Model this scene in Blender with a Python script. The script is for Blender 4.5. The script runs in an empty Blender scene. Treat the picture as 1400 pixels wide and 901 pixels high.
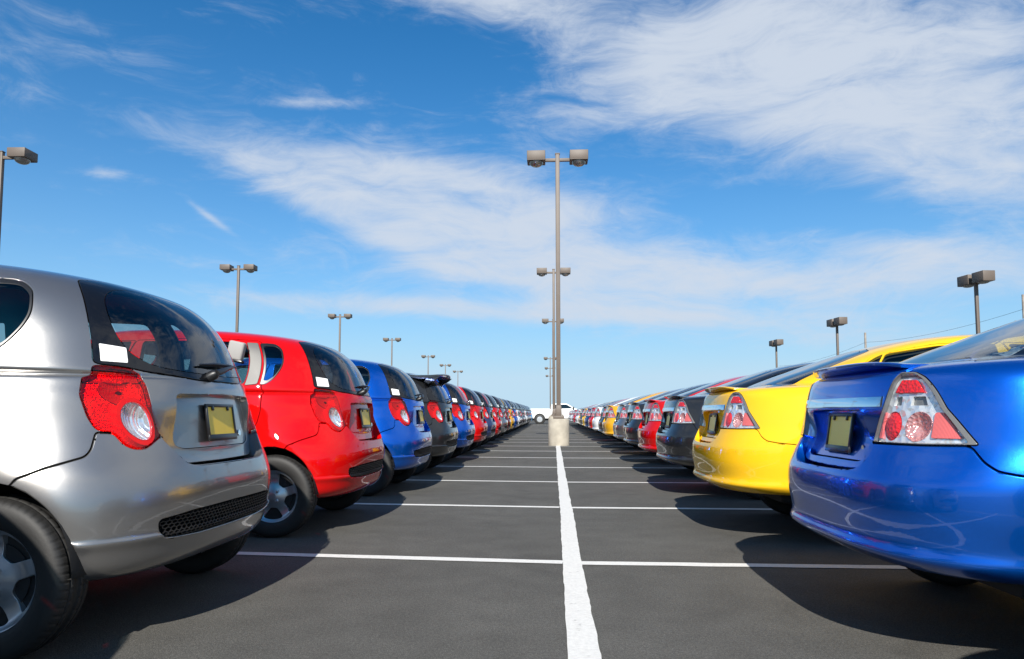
# Car park with two facing rows of parked cars, seen down the middle of the aisle
import math
import numpy as np
import bpy
C = bpy.context.scene.collection
# ---------------------------------------------------------------- car skins
def smooth_table(knots, m=900, sig=0.16):
    """knots (K,P) at v=0..K-1 -> dense pchip table, lightly blurred so the skin has no kinks"""
    k = np.asarray(knots, float); K, P = k.shape
    d = np.diff(k, axis=0); t = np.zeros_like(k)
    for j in range(1, K-1):
        a, b = d[j-1], d[j]
        ok = a*b > 0
        with np.errstate(divide='ignore', invalid='ignore'):
            t[j] = np.where(ok, 2*a*b/np.where(ok, a+b, 1), 0)
    t[0] = 1.5*d[0]-.5*t[1]; t[-1] = 1.5*d[-1]-.5*t[-2]
    pad = 60
    v = np.linspace(0, K-1, m); i = np.minimum(v.astype(int), K-2); u = (v-i)[:, None]
    h = (2*u**3-3*u**2+1)*k[i]+(u**3-2*u**2+u)*t[i]+(-2*u**3+3*u**2)*k[i+1]+(u**3-u**2)*t[i+1]
    lo = h[0]+(h[1]-h[0])*np.arange(-pad, 0)[:, None]; hi = h[-1]+(h[-1]-h[-2])*np.arange(1, pad+1)[:, None]
    e = np.vstack([lo, h, hi]); s = sig*m/(K-1)
    r = np.arange(-50, 51); g = np.exp(-.5*(r/s)**2); g /= g.sum()
    return np.stack([np.convolve(e[:, c], g, 'same') for c in range(P)], 1)[pad:pad+m]

class Skin:
    """closed car skin: s in [-3,3] runs round the plan (0 = tail centre, +-3 = nose), v climbs the levels"""
    def __init__(self, knots, drop, kv, arches, sig=.16):
        # knot columns: z, half width, x tail, x nose, rear depth, rear exponent, nose depth, nose exponent
        self.K = len(knots); self.tab = smooth_table(knots, sig=sig); self.m = len(self.tab)
        self.drop = drop; self.kv = kv; self.arches = arches
    def P(self, s, v):
        s = np.asarray(s, float); v = np.asarray(v, float); s, v = np.broadcast_arrays(s, v)
        f = np.clip(v, 0, self.K-1)/(self.K-1)*(self.m-1); i = np.minimum(f.astype(int), self.m-2); u = (f-i)[..., None]
        q = self.tab[i]*(1-u)+self.tab[i+1]*u
        z, w, xr, xf, Lr, nr, Lf, nf = [q[..., c] for c in range(8)]
        w = np.maximum(w, 0); a = np.abs(s); sg = np.where(s < 0, -1., 1.)
        t = np.clip(a, 0, 1)*math.pi/2; c, sn = np.cos(t), np.sin(t)
        r = (np.abs(c)**nr+np.abs(sn)**nr)**(-1/nr)
        xR = xr+Lr*(1-c*r); yR = w*sn*r
        t = np.clip(3-a, 0, 1)*math.pi/2; c, sn = np.cos(t), np.sin(t)
        r = (np.abs(c)**nf+np.abs(sn)**nf)**(-1/nf)
        xF = xf-Lf*(1-c*r); yF = w*sn*r
        b = np.clip(a-1, 0, 1); xM = (xr+Lr)*(1-b)+(xf-Lf)*b
        x = np.where(a <= 1, xR, np.where(a >= 2, xF, xM)); y = np.where(a <= 1, yR, np.where(a >= 2, yF, w))
        k = np.clip((v-self.kv[0])/(self.kv[1]-self.kv[0]), 0, 1); k = k*k*(3-2*k)
        z = z-k*self.drop(x)
        for (ax, az, ar, amp) in self.arches:      # gentle swelling of the wing round each wheel
            d = np.hypot(x-ax, z-az)
            y = y+amp*np.exp(-((d-ar)/.085)**2)*np.clip(np.abs(y)/.6, 0, 1)**4*np.where((z<.8)&(z>0), 1, 1)
        return np.stack([x, y*sg, z], -1)
    def N(self, s, v, P=None):
        P = P or self.P; e = 1e-3
        du = P(s+e, v)-P(s-e, v); dv = P(s, v+e)-P(s, v-e)
        n = np.cross(dv, du); l = np.linalg.norm(n, axis=-1, keepdims=True)
        return n/np.maximum(l, 1e-12)

HATCH = [
 # z     w     xr    xf    Lr   nr   Lf   nf
 (.250, .700, .220, 3.62, .62, 3.4, .95, 2.6),
 (.268, .785, .105, 3.74, .70, 3.4, .98, 2.6),
 (.315, .820, .050, 3.81, .74, 3.4, 1.0, 2.6),
 (.375, .833, .030, 3.84, .75, 3.4, 1.0, 2.6),
 (.408, .842, .014, 3.86, .76, 3.4, 1.0, 2.6),
 (.428, .838, .018, 3.86, .76, 3.4, 1.0, 2.6),
 (.550, .842, .000, 3.88, .80, 3.3, 1.0, 2.6),
 (.640, .842, .014, 3.86, .82, 3.2, 1.0, 2.6),
 (.740, .838, .040, 3.80, .86, 2.9, 1.0, 2.6),
 (.840, .832, .064, 3.66, .90, 2.7, .95, 2.6),
 (.930, .824, .077, 3.35, .92, 2.6, .90, 2.7),
 (.985, .814, .084, 3.05, .92, 2.5, .80, 2.8),
 (1.010,.806, .093, 2.96, .92, 2.5, .75, 2.9),
 (1.022,.780, .096, 2.92, .92, 2.5, .74, 2.9),
 (1.050,.7985,.105, 2.85, .92, 2.5, .72, 3.0),
 (1.15, .772, .136, 2.66, .90, 2.5, .66, 3.0),
 (1.275,.742, .186, 2.43, .88, 2.5, .60, 3.0),
 (1.395,.708, .272, 2.27, .86, 2.5, .56, 3.0),
 (1.468,.660, .380, 2.16, .82, 2.5, .54, 2.9),
 (1.505,.565, .550, 2.08, .72, 2.5, .52, 2.7),
 (1.524,.400, .820, 1.98, .56, 2.4, .46, 2.5),
 (1.534,.200, 1.20, 1.86, .36, 2.2, .30, 2.2),
 (1.537,.000, 1.60, 1.70, .05, 2.0, .04, 2.0)]
def hatch_drop(x): return .055*(np.clip(1.75-x, 0, 2)/1.3)**2+.05*(np.clip(x-1.75, 0, 2)/1.2)**2
def make_hatch(): return Skin(HATCH, hatch_drop, (13., 18.), [(.545, .29, .35, .010), (3.03, .29, .35, .010)])
SEDAN = [
 (.315, .720, .240, 4.02, .60, 3.3, 1.0, 2.6),
 (.328, .790, .095, 4.16, .72, 3.3, 1.02, 2.6),
 (.350, .826, .045, 4.22, .78, 3.3, 1.05, 2.6),
 (.385, .844, .004, 4.27, .80, 3.3, 1.05, 2.6),
 (.430, .846, .018, 4.29, .80, 3.3, 1.05, 2.6),
 (.540, .855, .000, 4.31, .82, 3.3, 1.05, 2.6),
 (.620, .857, .004, 4.30, .82, 3.3, 1.05, 2.6),
 (.685, .856, .030, 4.27, .82, 3.3, 1.05, 2.6),
 (.770, .852, .066, 4.20, .82, 3.2, 1.05, 2.6),
 (.880, .846, .084, 4.02, .82, 3.1, 1.0, 2.6),
 (.970, .836, .098, 3.60, .82, 3.0, .95, 2.7),
 (1.02, .818, .118, 3.28, .82, 3.0, .9, 2.8),
 (1.048,.798, .180, 3.14, .80, 3.0, .85, 2.8),
 (1.062,.782, .290, 3.06, .78, 3.0, .8, 2.9),
 (1.075,.766, .405, 3.00, .76, 3.0, .78, 3.0),
 (1.110,.750, .505, 2.90, .72, 3.3, .72, 3.0),
 (1.200,.722, .705, 2.74, .64, 3.4, .64, 3.0),
 (1.300,.688, .935, 2.58, .58, 3.4, .58, 3.0),
 (1.375,.645, 1.14, 2.46, .52, 3.2, .52, 2.9),
 (1.415,.580, 1.31, 2.38, .50, 2.8, .46, 2.7),
 (1.440,.430, 1.53, 2.30, .40, 2.5, .38, 2.4),
 (1.455,.220, 1.80, 2.20, .22, 2.2, .22, 2.2),
 (1.458,.000, 2.05, 2.12, .03, 2.0, .03, 2.0)]
def sedan_drop(x): return .05*(np.clip(2.1-x, 0, 2)/1.0)**2+.04*(np.clip(x-2.1, 0, 2)/1.0)**2
def make_sedan(): return Skin(SEDAN, sedan_drop, (15., 19.), [(.92, .29, .35, .010), (3.40, .29, .35, .010)])
# ---------------------------------------------------------------- panel builder
import bpy, bmesh, random
from mathutils import Vector, Matrix, kdtree
from mathutils.geometry import delaunay_2d_cdt
VS = .09                                    # level step -> metric-ish plane for the triangulation

class Locator:
    """finds the (s,v) of a point given by some of its coordinates; only the y>=0 half"""
    def __init__(self, skin):
        self.k = skin; self.S, self.V = np.meshgrid(np.linspace(0, 3, 901), np.linspace(0, skin.K-1, 40*(skin.K-1)))
        self.P = skin.P(self.S, self.V)
    def __call__(self, pts, dom):
        out = []
        m = (self.S >= dom[0]) & (self.S <= dom[1])
        for p in pts:
            d = 0
            for c in range(3):
                if p[c] is not None: d = d+(self.P[..., c]-p[c])**2
            i = np.where(m, d, 9).argmin(); s, v = self.S.ravel()[i], self.V.ravel()[i]
            use = [c for c in range(3) if p[c] is not None]; tgt = np.array([p[c] for c in use], float)
            for _ in range(6):
                e = 1e-3; f = lambda a, b: self.k.P(a, b)[use]
                J = np.stack([(f(s+e, v)-f(s-e, v))/(2*e), (f(s, v+e)-f(s, v-e))/(2*e)], 1)
                dl = np.linalg.lstsq(J, tgt-f(s, v), rcond=1e-2)[0]
                s += float(np.clip(dl[0], -.02, .02)); v += float(np.clip(dl[1], -.2, .2)); s = min(max(s, dom[0]), dom[1]); v = min(max(v, 0), self.k.K-1)
            out.append((s, v))
        return out
def tail(pts): return [(None, abs(y), z) for y, z in pts]
def flank(pts): return [(x, None, z) for x, z in pts]

def rounded(poly, r=.3, n=2, keep=()):
    p = np.asarray(poly, float)
    for _ in range(n):
        q = []
        for i in range(len(p)):
            a, b = p[i], p[(i+1) % len(p)]
            q += [a*(1-r*.5-.1)+b*(r*.5+.1), a*(r*.5+.1)+b*(1-r*.5-.1)]
        p = np.array(q)
    return p
def round_closed(poly, rad=.02, n=4, scale=(1., VS)):
    """round every corner of a closed polygon with a small arc (quadratic), radius in plane units"""
    sc = np.array(scale); p = np.asarray(poly, float)*sc; out = []
    for i in range(len(p)):
        a, b, c = p[i-1], p[i], p[(i+1) % len(p)]
        la, lc = np.linalg.norm(a-b), np.linalg.norm(c-b)
        r = min(rad, la*.45, lc*.45)
        if r < 1e-5: out.append(b); continue
        q0, q2 = b+(a-b)/max(la, 1e-9)*r, b+(c-b)/max(lc, 1e-9)*r
        for k in range(n+1):
            t = k/n; out.append((1-t)**2*q0+2*t*(1-t)*b+t*t*q2)
    return np.array(out)/sc
def half_loop(pts, rad=.02):
    """outline of a region crossing the centre line: pts run from s=0 (low) round to s=0 (high)"""
    p = np.asarray(pts, float); mir = p[::-1].copy(); mir[:, 0] *= -1
    full = np.vstack([p, mir]); f = []
    for q in full:
        if not f or np.abs(np.array(q)-f[-1]).max() > 1e-9: f.append(np.array(q))
    if np.abs(f[0]-f[-1]).max() < 1e-9: f.pop()
    return round_closed(f, rad)
def resample(poly, step=.012, scale=(1., VS)):
    sc = np.array(scale); p = np.asarray(poly, float)*sc; out = []
    for i in range(len(p)):
        a, b = p[i], p[(i+1) % len(p)]; n = max(1, int(math.ceil(np.linalg.norm(b-a)/step)))
        for k in range(n): out.append(a+(b-a)*k/n)
    return np.array(out)/sc
def inside(poly, q):
    x, y = q[:, 0], q[:, 1]; r = np.zeros(len(q), bool); p = np.asarray(poly); n = len(p)
    for i in range(n):
        x0, y0 = p[i]; x1, y1 = p[(i+1) % n]
        if y0 == y1: continue
        c = ((y0 > y) != (y1 > y)) & (x < (x1-x0)*(y-y0)/(y1-y0)+x0); r ^= c
    return r
def partition(loops, grid, pos, near=.0045, scale=(1., VS)):
    """loops: [(name, polygon)] highest priority first -> uv, tris, label per tri"""
    sc = np.array(scale); res = [(n, resample(l, scale=scale)) for n, l in loops]
    allp = np.vstack([r for _, r in res]); kd = kdtree.KDTree(len(allp))
    for i, p in enumerate(pos(allp[:, 0], allp[:, 1])): kd.insert(p, i)
    kd.balance(); gp = pos(grid[:, 0], grid[:, 1])
    keep = np.array([kd.find(p)[2] > near for p in gp]); g = grid[keep]
    pts = np.vstack([g, allp])*sc; edges = []; o = len(g)
    for n, r in res:
        k = len(r); edges += [(o+i, o+(i+1) % k) for i in range(k)]; o += k
    V, E, F, *_ = delaunay_2d_cdt([Vector(p) for p in pts], edges, [], 0, 1e-7)
    uv = np.array([tuple(v) for v in V])/sc; T = np.array([f for f in F if len(f) == 3])
    c = uv[T].mean(1); lab = np.full(len(T), -1)
    for i in range(len(res)-1, -1, -1): lab[inside(res[i][1], c)] = i
    a = uv[T]*sc; area = (a[:, 1, 0]-a[:, 0, 0])*(a[:, 2, 1]-a[:, 0, 1])-(a[:, 1, 1]-a[:, 0, 1])*(a[:, 2, 0]-a[:, 0, 0])
    T[area < 0] = T[area < 0][:, ::-1]
    return uv, T, lab

def num_normal(P, s, v):
    e = 1e-3; du = P(s+e, v)-P(s-e, v); dv = P(s, v+e)-P(s, v-e)
    n = np.cross(dv, du); l = np.linalg.norm(n, axis=-1, keepdims=True)
    return np.where(l > 1e-12, n/np.maximum(l, 1e-12), np.array([0, 0, 1.]))

def to_mesh(name, verts, faces, mats, normals=None, fmat=None, smooth=True):
    me = bpy.data.meshes.new(name); me.from_pydata(np.asarray(verts).tolist(), [], [tuple(int(i) for i in f) for f in faces])
    for m in mats: me.materials.append(m)
    if fmat is not None: me.polygons.foreach_set('material_index', list(fmat))
    me.polygons.foreach_set('use_smooth', [smooth]*len(faces))
    me.validate()
    if normals is not None and len(normals) == len(me.vertices): me.normals_split_custom_set_from_vertices([tuple(n) for n in normals])
    me.update(); return me

def shell_mesh(name, uv, T, P, mat, half=None, gap=.004, r=.0018, flange=.02, flip=False, off=0., fdir=None, scale=1):
    """triangles in (s,v) -> curved panel with a rolled edge and a return flange.
    half: 'sym' weld with its mirror image, 'l' / 'r' one side only, None = take as given (plain 2D domain)"""
    used, inv = np.unique(T, return_inverse=True); q = uv[used]; t = inv.reshape(T.shape)
    if half in ('sym',):
        n = len(q); on = (q[:, 0] < 1e-6) | (q[:, 0] > 3-1e-6); mi = np.where(on, np.arange(n), 0)
        idx = np.arange(n); free = np.where(~on)[0]; mi = idx.copy(); mi[free] = n+np.arange(len(free))
        q2 = q[free]*np.array([-1, 1]); Q = np.vstack([q, q2]); tri = np.vstack([t[:, ::-1], mi[t]])
    elif half == 'r': Q = q*np.array([-1, 1]); tri = t
    else: Q = q; tri = t[:, ::-1]
    pos = P(Q[:, 0], Q[:, 1]); nor = num_normal(P, Q[:, 0], Q[:, 1]); pos = pos+nor*off
    # drop collapsed triangles
    a = pos[tri]; ar = np.linalg.norm(np.cross(a[:, 1]-a[:, 0], a[:, 2]-a[:, 0]), axis=1); tri = tri[ar > 1e-11]
    verts = pos.copy(); norm = nor.copy(); faces = [tuple(f) for f in tri]
    if flange > 0:
        e = np.vstack([tri[:, [0, 1]], tri[:, [1, 2]], tri[:, [2, 0]]]); key = {}
        for x, y in e: key[(x, y)] = 1
        bd = [(x, y) for (x, y) in key if (y, x) not in key]
        vmax = Q[:, 1].max()
        nv = len(pos); out = np.zeros((nv, 3)); cnt = np.zeros(nv)
        for x, y in bd:
            tg = pos[y]-pos[x]; l = np.linalg.norm(tg)
            if l < 1e-7: continue
            o = np.cross(tg/l, nor[x]+nor[y]); l2 = np.linalg.norm(o)
            if l2 < 1e-7: continue
            o /= l2; out[x] += o; out[y] += o; cnt[x] += 1; cnt[y] += 1
        L = np.linalg.norm(out, axis=1, keepdims=True); out = np.where(L > 1e-6, out/np.maximum(L, 1e-6), 0)
        bi = np.where(cnt > 0)[0]; verts[bi] -= out[bi]*(gap/2+r)
        base = len(verts); rank = {int(b): k for k, b in enumerate(bi)}; m = len(bi)
        d = -nor[bi] if fdir is None else np.where(True, np.asarray(fdir, float), 0)*np.ones((m, 3))
        r1 = pos[bi]-out[bi]*(gap/2)-nor[bi]*r; r2 = r1+d*flange-out[bi]*.0005
        verts = np.vstack([verts, r1, r2]); norm = np.vstack([norm, out[bi], out[bi]])
        for x, y in bd:
            if int(x) in rank and int(y) in rank:
                i, j = rank[int(x)], rank[int(y)]
                faces += [(x, base+i, base+j, y), (base+i, base+m+i, base+m+j, base+j)]
    if flip: faces = [f[::-1] for f in faces]; norm = -norm
    return to_mesh(name, verts, faces, [mat], norm)

def offset_shell(name, uv, T, P, mat, off):
    """plain inner lining, both halves"""
    used, inv = np.unique(T, return_inverse=True); q = uv[used]; t = inv.reshape(T.shape)
    Q = np.vstack([q, q*np.array([-1, 1])]); tri = np.vstack([t, (t+len(q))[:, ::-1]])
    k = np.clip((Q[:, 1]-(Q[:, 1].max()-5))/2, 0, 1)[:, None]; n = num_normal(P, Q[:, 0], Q[:, 1])*(1-k)+np.array([0, 0, 1.])*k
    return to_mesh(name, P(Q[:, 0], Q[:, 1])-n*off, tri, [mat])

def skin_grid(skin, ns, nv):
    s = np.concatenate([np.linspace(0, 1, ns[0], endpoint=False), np.linspace(1, 2, ns[1], endpoint=False), np.linspace(2, 3, ns[2])])
    v = np.linspace(0, skin.K-1, nv); S, V = np.meshgrid(s, v); return np.stack([S.ravel(), V.ravel()], 1)

# ---------------------------------------------------------------- small solids
def bm_mesh(name, bm, mats, smooth=True, sharp=35):
    me = bpy.data.meshes.new(name); bm.normal_update(); bm.to_mesh(me); bm.free()
    for m in (mats if isinstance(mats, (list, tuple)) else [mats]): me.materials.append(m)
    if smooth: me.polygons.foreach_set('use_smooth', [True]*len(me.polygons)); me.set_sharp_from_angle(angle=math.radians(sharp))
    return me
def add_box(bm, c, s, bev=0., seg=2, rot=None, mi=0, taper=None):
    g = bmesh.ops.create_cube(bm, size=1.); vs = g['verts']
    for v in vs:
        v.co = Vector((v.co.x*s[0], v.co.y*s[1], v.co.z*s[2]))
        if taper and v.co.z > 0: v.co.x *= taper[0]; v.co.y *= taper[1]
    es = list({e for v in vs for e in v.link_edges}); fs = list({f for v in vs for f in v.link_faces})
    if bev > 0:
        r = bmesh.ops.bevel(bm, geom=es, offset=bev, segments=seg, affect='EDGES', profile=.5); 
        fs = list(set(r['faces']) | {f for f in fs if f.is_valid}); 
    vs = list({v for f in fs for v in f.verts})
    # grow to the whole island
    st = list(vs); seen = set(vs)
    while st:
        v = st.pop()
        for e in v.link_edges:
            o = e.other_vert(v)
            if o not in seen: seen.add(o); st.append(o)
    for v in seen:
        if rot is not None: v.co = rot @ v.co
        v.co += Vector(c)
    for f in {f for v in seen for f in v.link_faces}: f.material_index = mi
def add_tube(bm, pts, rad, n=10, mi=0, cap=True):
    pts = [Vector(p) for p in pts]; rings = []
    for i, p in enumerate(pts):
        d = (pts[min(i+1, len(pts)-1)]-pts[max(i-1, 0)]).normalized()
        a = d.orthogonal().normalized() if i == 0 else (a-d*a.dot(d)).normalized()
        b = d.cross(a); r = rad[i] if isinstance(rad, (list, tuple)) else rad
        rings.append([bm.verts.new(p+(a*math.cos(2*math.pi*k/n)+b*math.sin(2*math.pi*k/n))*r) for k in range(n)])
    for i in range(len(rings)-1):
        for k in range(n):
            f = bm.faces.new((rings[i][k], rings[i][(k+1) % n], rings[i+1][(k+1) % n], rings[i+1][k])); f.material_index = mi
    if cap:
        f = bm.faces.new(rings[0][::-1]); f.material_index = mi; f = bm.faces.new(rings[-1]); f.material_index = mi
def add_prism(bm, poly, y0, y1, mi=0):
    """side outline (x,z) pulled from y0 to y1"""
    a = [bm.verts.new((x, y0, z)) for x, z in poly]; b = [bm.verts.new((x, y1, z)) for x, z in poly]; n = len(poly); fs = []
    for i in range(n): fs.append(bm.faces.new((a[i], a[(i+1) % n], b[(i+1) % n], b[i])))
    fs.append(bm.faces.new(a[::-1])); fs.append(bm.faces.new(b))
    for f in fs: f.material_index = mi
    bmesh.ops.recalc_face_normals(bm, faces=fs); return fs
# ---------------------------------------------------------------- materials
def nodes(name):
    m = bpy.data.materials.new(name); m.use_nodes = True; nt = m.node_tree; return m, nt, nt.nodes['Principled BSDF']
def nd(nt, t, **kw):
    n = nt.nodes.new(t)
    for k, v in kw.items():
        if k.startswith('i_'):
            key = k[2:].replace('_', ' '); n.inputs[int(key) if key.isdigit() else key].default_value = v
        else: setattr(n, k, v)
    return n
def plain(name, col, rough=.5, metal=0., coat=0., bump=None, spec=.5, vary=0.):
    m, nt, b = nodes(name); b.inputs['Base Color'].default_value = (*col, 1); b.inputs['Roughness'].default_value = rough
    b.inputs['Metallic'].default_value = metal; b.inputs['Coat Weight'].default_value = coat; b.inputs['Coat Roughness'].default_value = .03
    b.inputs['Specular IOR Level'].default_value = spec
    tc = nd(nt, 'ShaderNodeTexCoord')
    if bump:
        n = nd(nt, 'ShaderNodeTexNoise', i_Scale=bump[0], i_Detail=4.); nt.links.new(tc.outputs['Object'], n.inputs['Vector'])
        u = nd(nt, 'ShaderNodeBump', i_Strength=bump[1], i_Distance=bump[2]); nt.links.new(n.outputs['Fac'], u.inputs['Height']); nt.links.new(u.outputs['Normal'], b.inputs['Normal'])
    if vary:
        n = nd(nt, 'ShaderNodeTexNoise', i_Scale=3.5, i_Detail=6.); nt.links.new(tc.outputs['Object'], n.inputs['Vector'])
        x = nd(nt, 'ShaderNodeMapRange', i_1=.3, i_2=.7, i_3=1-vary, i_4=1+vary); nt.links.new(n.outputs['Fac'], x.inputs[0])
        h = nd(nt, 'ShaderNodeHueSaturation', i_Color=(*col, 1)); nt.links.new(x.outputs[0], h.inputs['Value']); nt.links.new(h.outputs[0], b.inputs['Base Color'])
    return m
def paint(name, col, metal=.0, rough=.4, flake=0.):
    m, nt, b = nodes(name)
    b.inputs['Base Color'].default_value = (*col, 1); b.inputs['Metallic'].default_value = metal; b.inputs['Roughness'].default_value = rough
    b.inputs['Specular IOR Level'].default_value = .5 if metal > .3 else .0; b.inputs['Coat Weight'].default_value = 1.; b.inputs['Coat Roughness'].default_value = .012; b.inputs['Coat IOR'].default_value = 1.47
    tc = nd(nt, 'ShaderNodeTexCoord')
    # dust film: a little rougher in patches, and a trace of orange peel in the lacquer
    n = nd(nt, 'ShaderNodeTexNoise', i_Scale=2.3, i_Detail=5.); nt.links.new(tc.outputs['Object'], n.inputs['Vector'])
    x = nd(nt, 'ShaderNodeMapRange', i_1=.35, i_2=.75, i_3=.004, i_4=.03); nt.links.new(n.outputs['Fac'], x.inputs[0]); nt.links.new(x.outputs[0], b.inputs['Coat Roughness'])
    o = nd(nt, 'ShaderNodeTexNoise', i_Scale=55., i_Detail=1.); nt.links.new(tc.outputs['Object'], o.inputs['Vector'])
    u = nd(nt, 'ShaderNodeBump', i_Strength=.05, i_Distance=.002); nt.links.new(o.outputs['Fac'], u.inputs['Height']); nt.links.new(u.outputs['Normal'], b.inputs['Coat Normal'])
    if flake:
        v = nd(nt, 'ShaderNodeTexVoronoi', i_Scale=900.); nt.links.new(tc.outputs['Object'], v.inputs['Vector'])
        k = nd(nt, 'ShaderNodeBump', i_Strength=flake, i_Distance=.0006); nt.links.new(v.outputs['Color'], k.inputs['Height']); nt.links.new(k.outputs['Normal'], b.inputs['Normal'])
    return m
def glass(name, tint, ior=1.5, rough=0., boost=1.):
    m = bpy.data.materials.new(name); m.use_nodes = True; nt = m.node_tree; nt.nodes.clear()
    out = nd(nt, 'ShaderNodeOutputMaterial'); mx = nd(nt, 'ShaderNodeMixShader'); fr = nd(nt, 'ShaderNodeFresnel', i_IOR=ior)
    tr = nd(nt, 'ShaderNodeBsdfTransparent', i_Color=(*tint, 1)); gl = nd(nt, 'ShaderNodeBsdfGlossy', i_Roughness=rough, i_Color=(boost, boost, boost, 1))
    ge = nd(nt, 'ShaderNodeNewGeometry'); ab = nd(nt, 'ShaderNodeMath', operation='MULTIPLY', i_1=1.)
    io = nd(nt, 'ShaderNodeMapRange', i_1=0., i_2=1., i_3=ior, i_4=1/ior); nt.links.new(ge.outputs['Backfacing'], io.inputs[0]); nt.links.new(io.outputs[0], fr.inputs['IOR'])   # same pane seen from inside
    nt.links.new(fr.outputs[0], ab.inputs[0]); nt.links.new(ab.outputs[0], mx.inputs[0])
    nt.links.new(tr.outputs[0], mx.inputs[1]); nt.links.new(gl.outputs[0], mx.inputs[2]); nt.links.new(mx.outputs[0], out.inputs[0]); return m
def facets(name, col, scale, strength, rough=.12, metal=1., flutes=None):
    """moulded reflector: pillow optics"""
    m, nt, b = nodes(name); b.inputs['Base Color'].default_value = (*col, 1); b.inputs['Metallic'].default_value = metal; b.inputs['Roughness'].default_value = rough
    tc = nd(nt, 'ShaderNodeTexCoord')
    if flutes:
        w = nd(nt, 'ShaderNodeTexWave', i_Scale=flutes, i_Distortion=0., bands_direction='Y'); nt.links.new(tc.outputs['Object'], w.inputs['Vector']); src = w.outputs['Fac']
    else:
        v = nd(nt, 'ShaderNodeTexVoronoi', i_Scale=scale); nt.links.new(tc.outputs['Object'], v.inputs['Vector']); src = v.outputs['Distance']
    u = nd(nt, 'ShaderNodeBump', i_Strength=strength, i_Distance=.01); nt.links.new(src, u.inputs['Height']); nt.links.new(u.outputs['Normal'], b.inputs['Normal'])
    return m
M = dict(
 trim=plain('black_trim', (.012, .012, .013), .35), rubber=plain('tyre_rubber', (.016, .0155, .015), .62, bump=(90, .25, .002), vary=.25),
 lining=plain('cabin_lining', (.035, .035, .037), .85), seat=plain('seat_cloth', (.03, .031, .035), .9, bump=(220, .3, .002)),
 glass_rear=glass('rear_glass', (.60, .68, .70), 1.85), glass_side=glass('side_glass', (.60, .68, .68), 1.52),
 frit=plain('glass_border_black', (.006, .006, .007), .04, spec=.6), red_lens=glass('red_lens', (.85, .018, .012), 1.5), clear_lens=glass('clear_lens', (.92, .93, .93), 1.5),
 reflector=facets('lamp_reflector', (.95, .78, .76), 150, .45, .28, metal=.6), bowl=facets('lamp_bowl', (.93, .93, .94), 60, .5, .12, metal=.8, flutes=22.), chrome=plain('chrome', (.80, .82, .84), .06, 1.), silver_plastic=facets('bright_lamp_housing', (.95, .95, .95), 34, .55, .12, metal=.55),
 red_plastic=facets('red_optic', (.78, .012, .012), 95, .5, .15, metal=.0), pale_red=facets('pale_red_optic', (.80, .15, .14), 120, .3, .25, metal=.0, flutes=90.), ring_red=plain('red_ring', (.75, .012, .014), .15, coat=1.),
 plate=plain('plate_yellow', (.98, .64, .04), .4, vary=.10), plate_pale=plain('plate_pale_yellow', (1.0, .74, .11), .35, vary=.10), black=plain('plate_frame_black', (.008, .008, .009), .3), sticker=plain('paper_white', (.82, .82, .80), .7),
 hub=plain('wheel_cover_silver', (.52, .54, .56), .30, .75, coat=.3), dark=plain('brake_dark', (.02, .02, .021), .6), under=plain('underbody_black', (.014, .014, .014), .85), mesh=plain('grille_black', (.012, .012, .013), .45),
 pillar=plain('pillar_grey', (.11, .105, .098), .5, coat=.1), wiper=plain('wiper_black', (.010, .010, .011), .4), amber=glass('amber_lens', (.9, .4, .05), 1.5), grey_edge=plain('lamp_edge_grey', (.22, .215, .205), .25, .4), rev_optic=facets('rev_optic', (.85, .42, .40), 70, .8, .15, metal=.5), foil=facets('clear_wrap', (.75, .78, .78), 22, .9, .12, metal=.6))
# ---------------------------------------------------------------- one car of each kind as a list of parts
# spec entry: (name, mesh, parent index or None, painted?, part label or None)
class Spec:
    def __init__(self): self.e = []
    def add(self, name, mesh, parent=None, painted=False, label=None, loc=(0, 0, 0), rotz=0.):
        self.e.append((name, mesh, parent, painted, label, loc, rotz)); return len(self.e)-1

PAINT0 = paint('paint_base', (.3, .3, .3))

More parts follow.
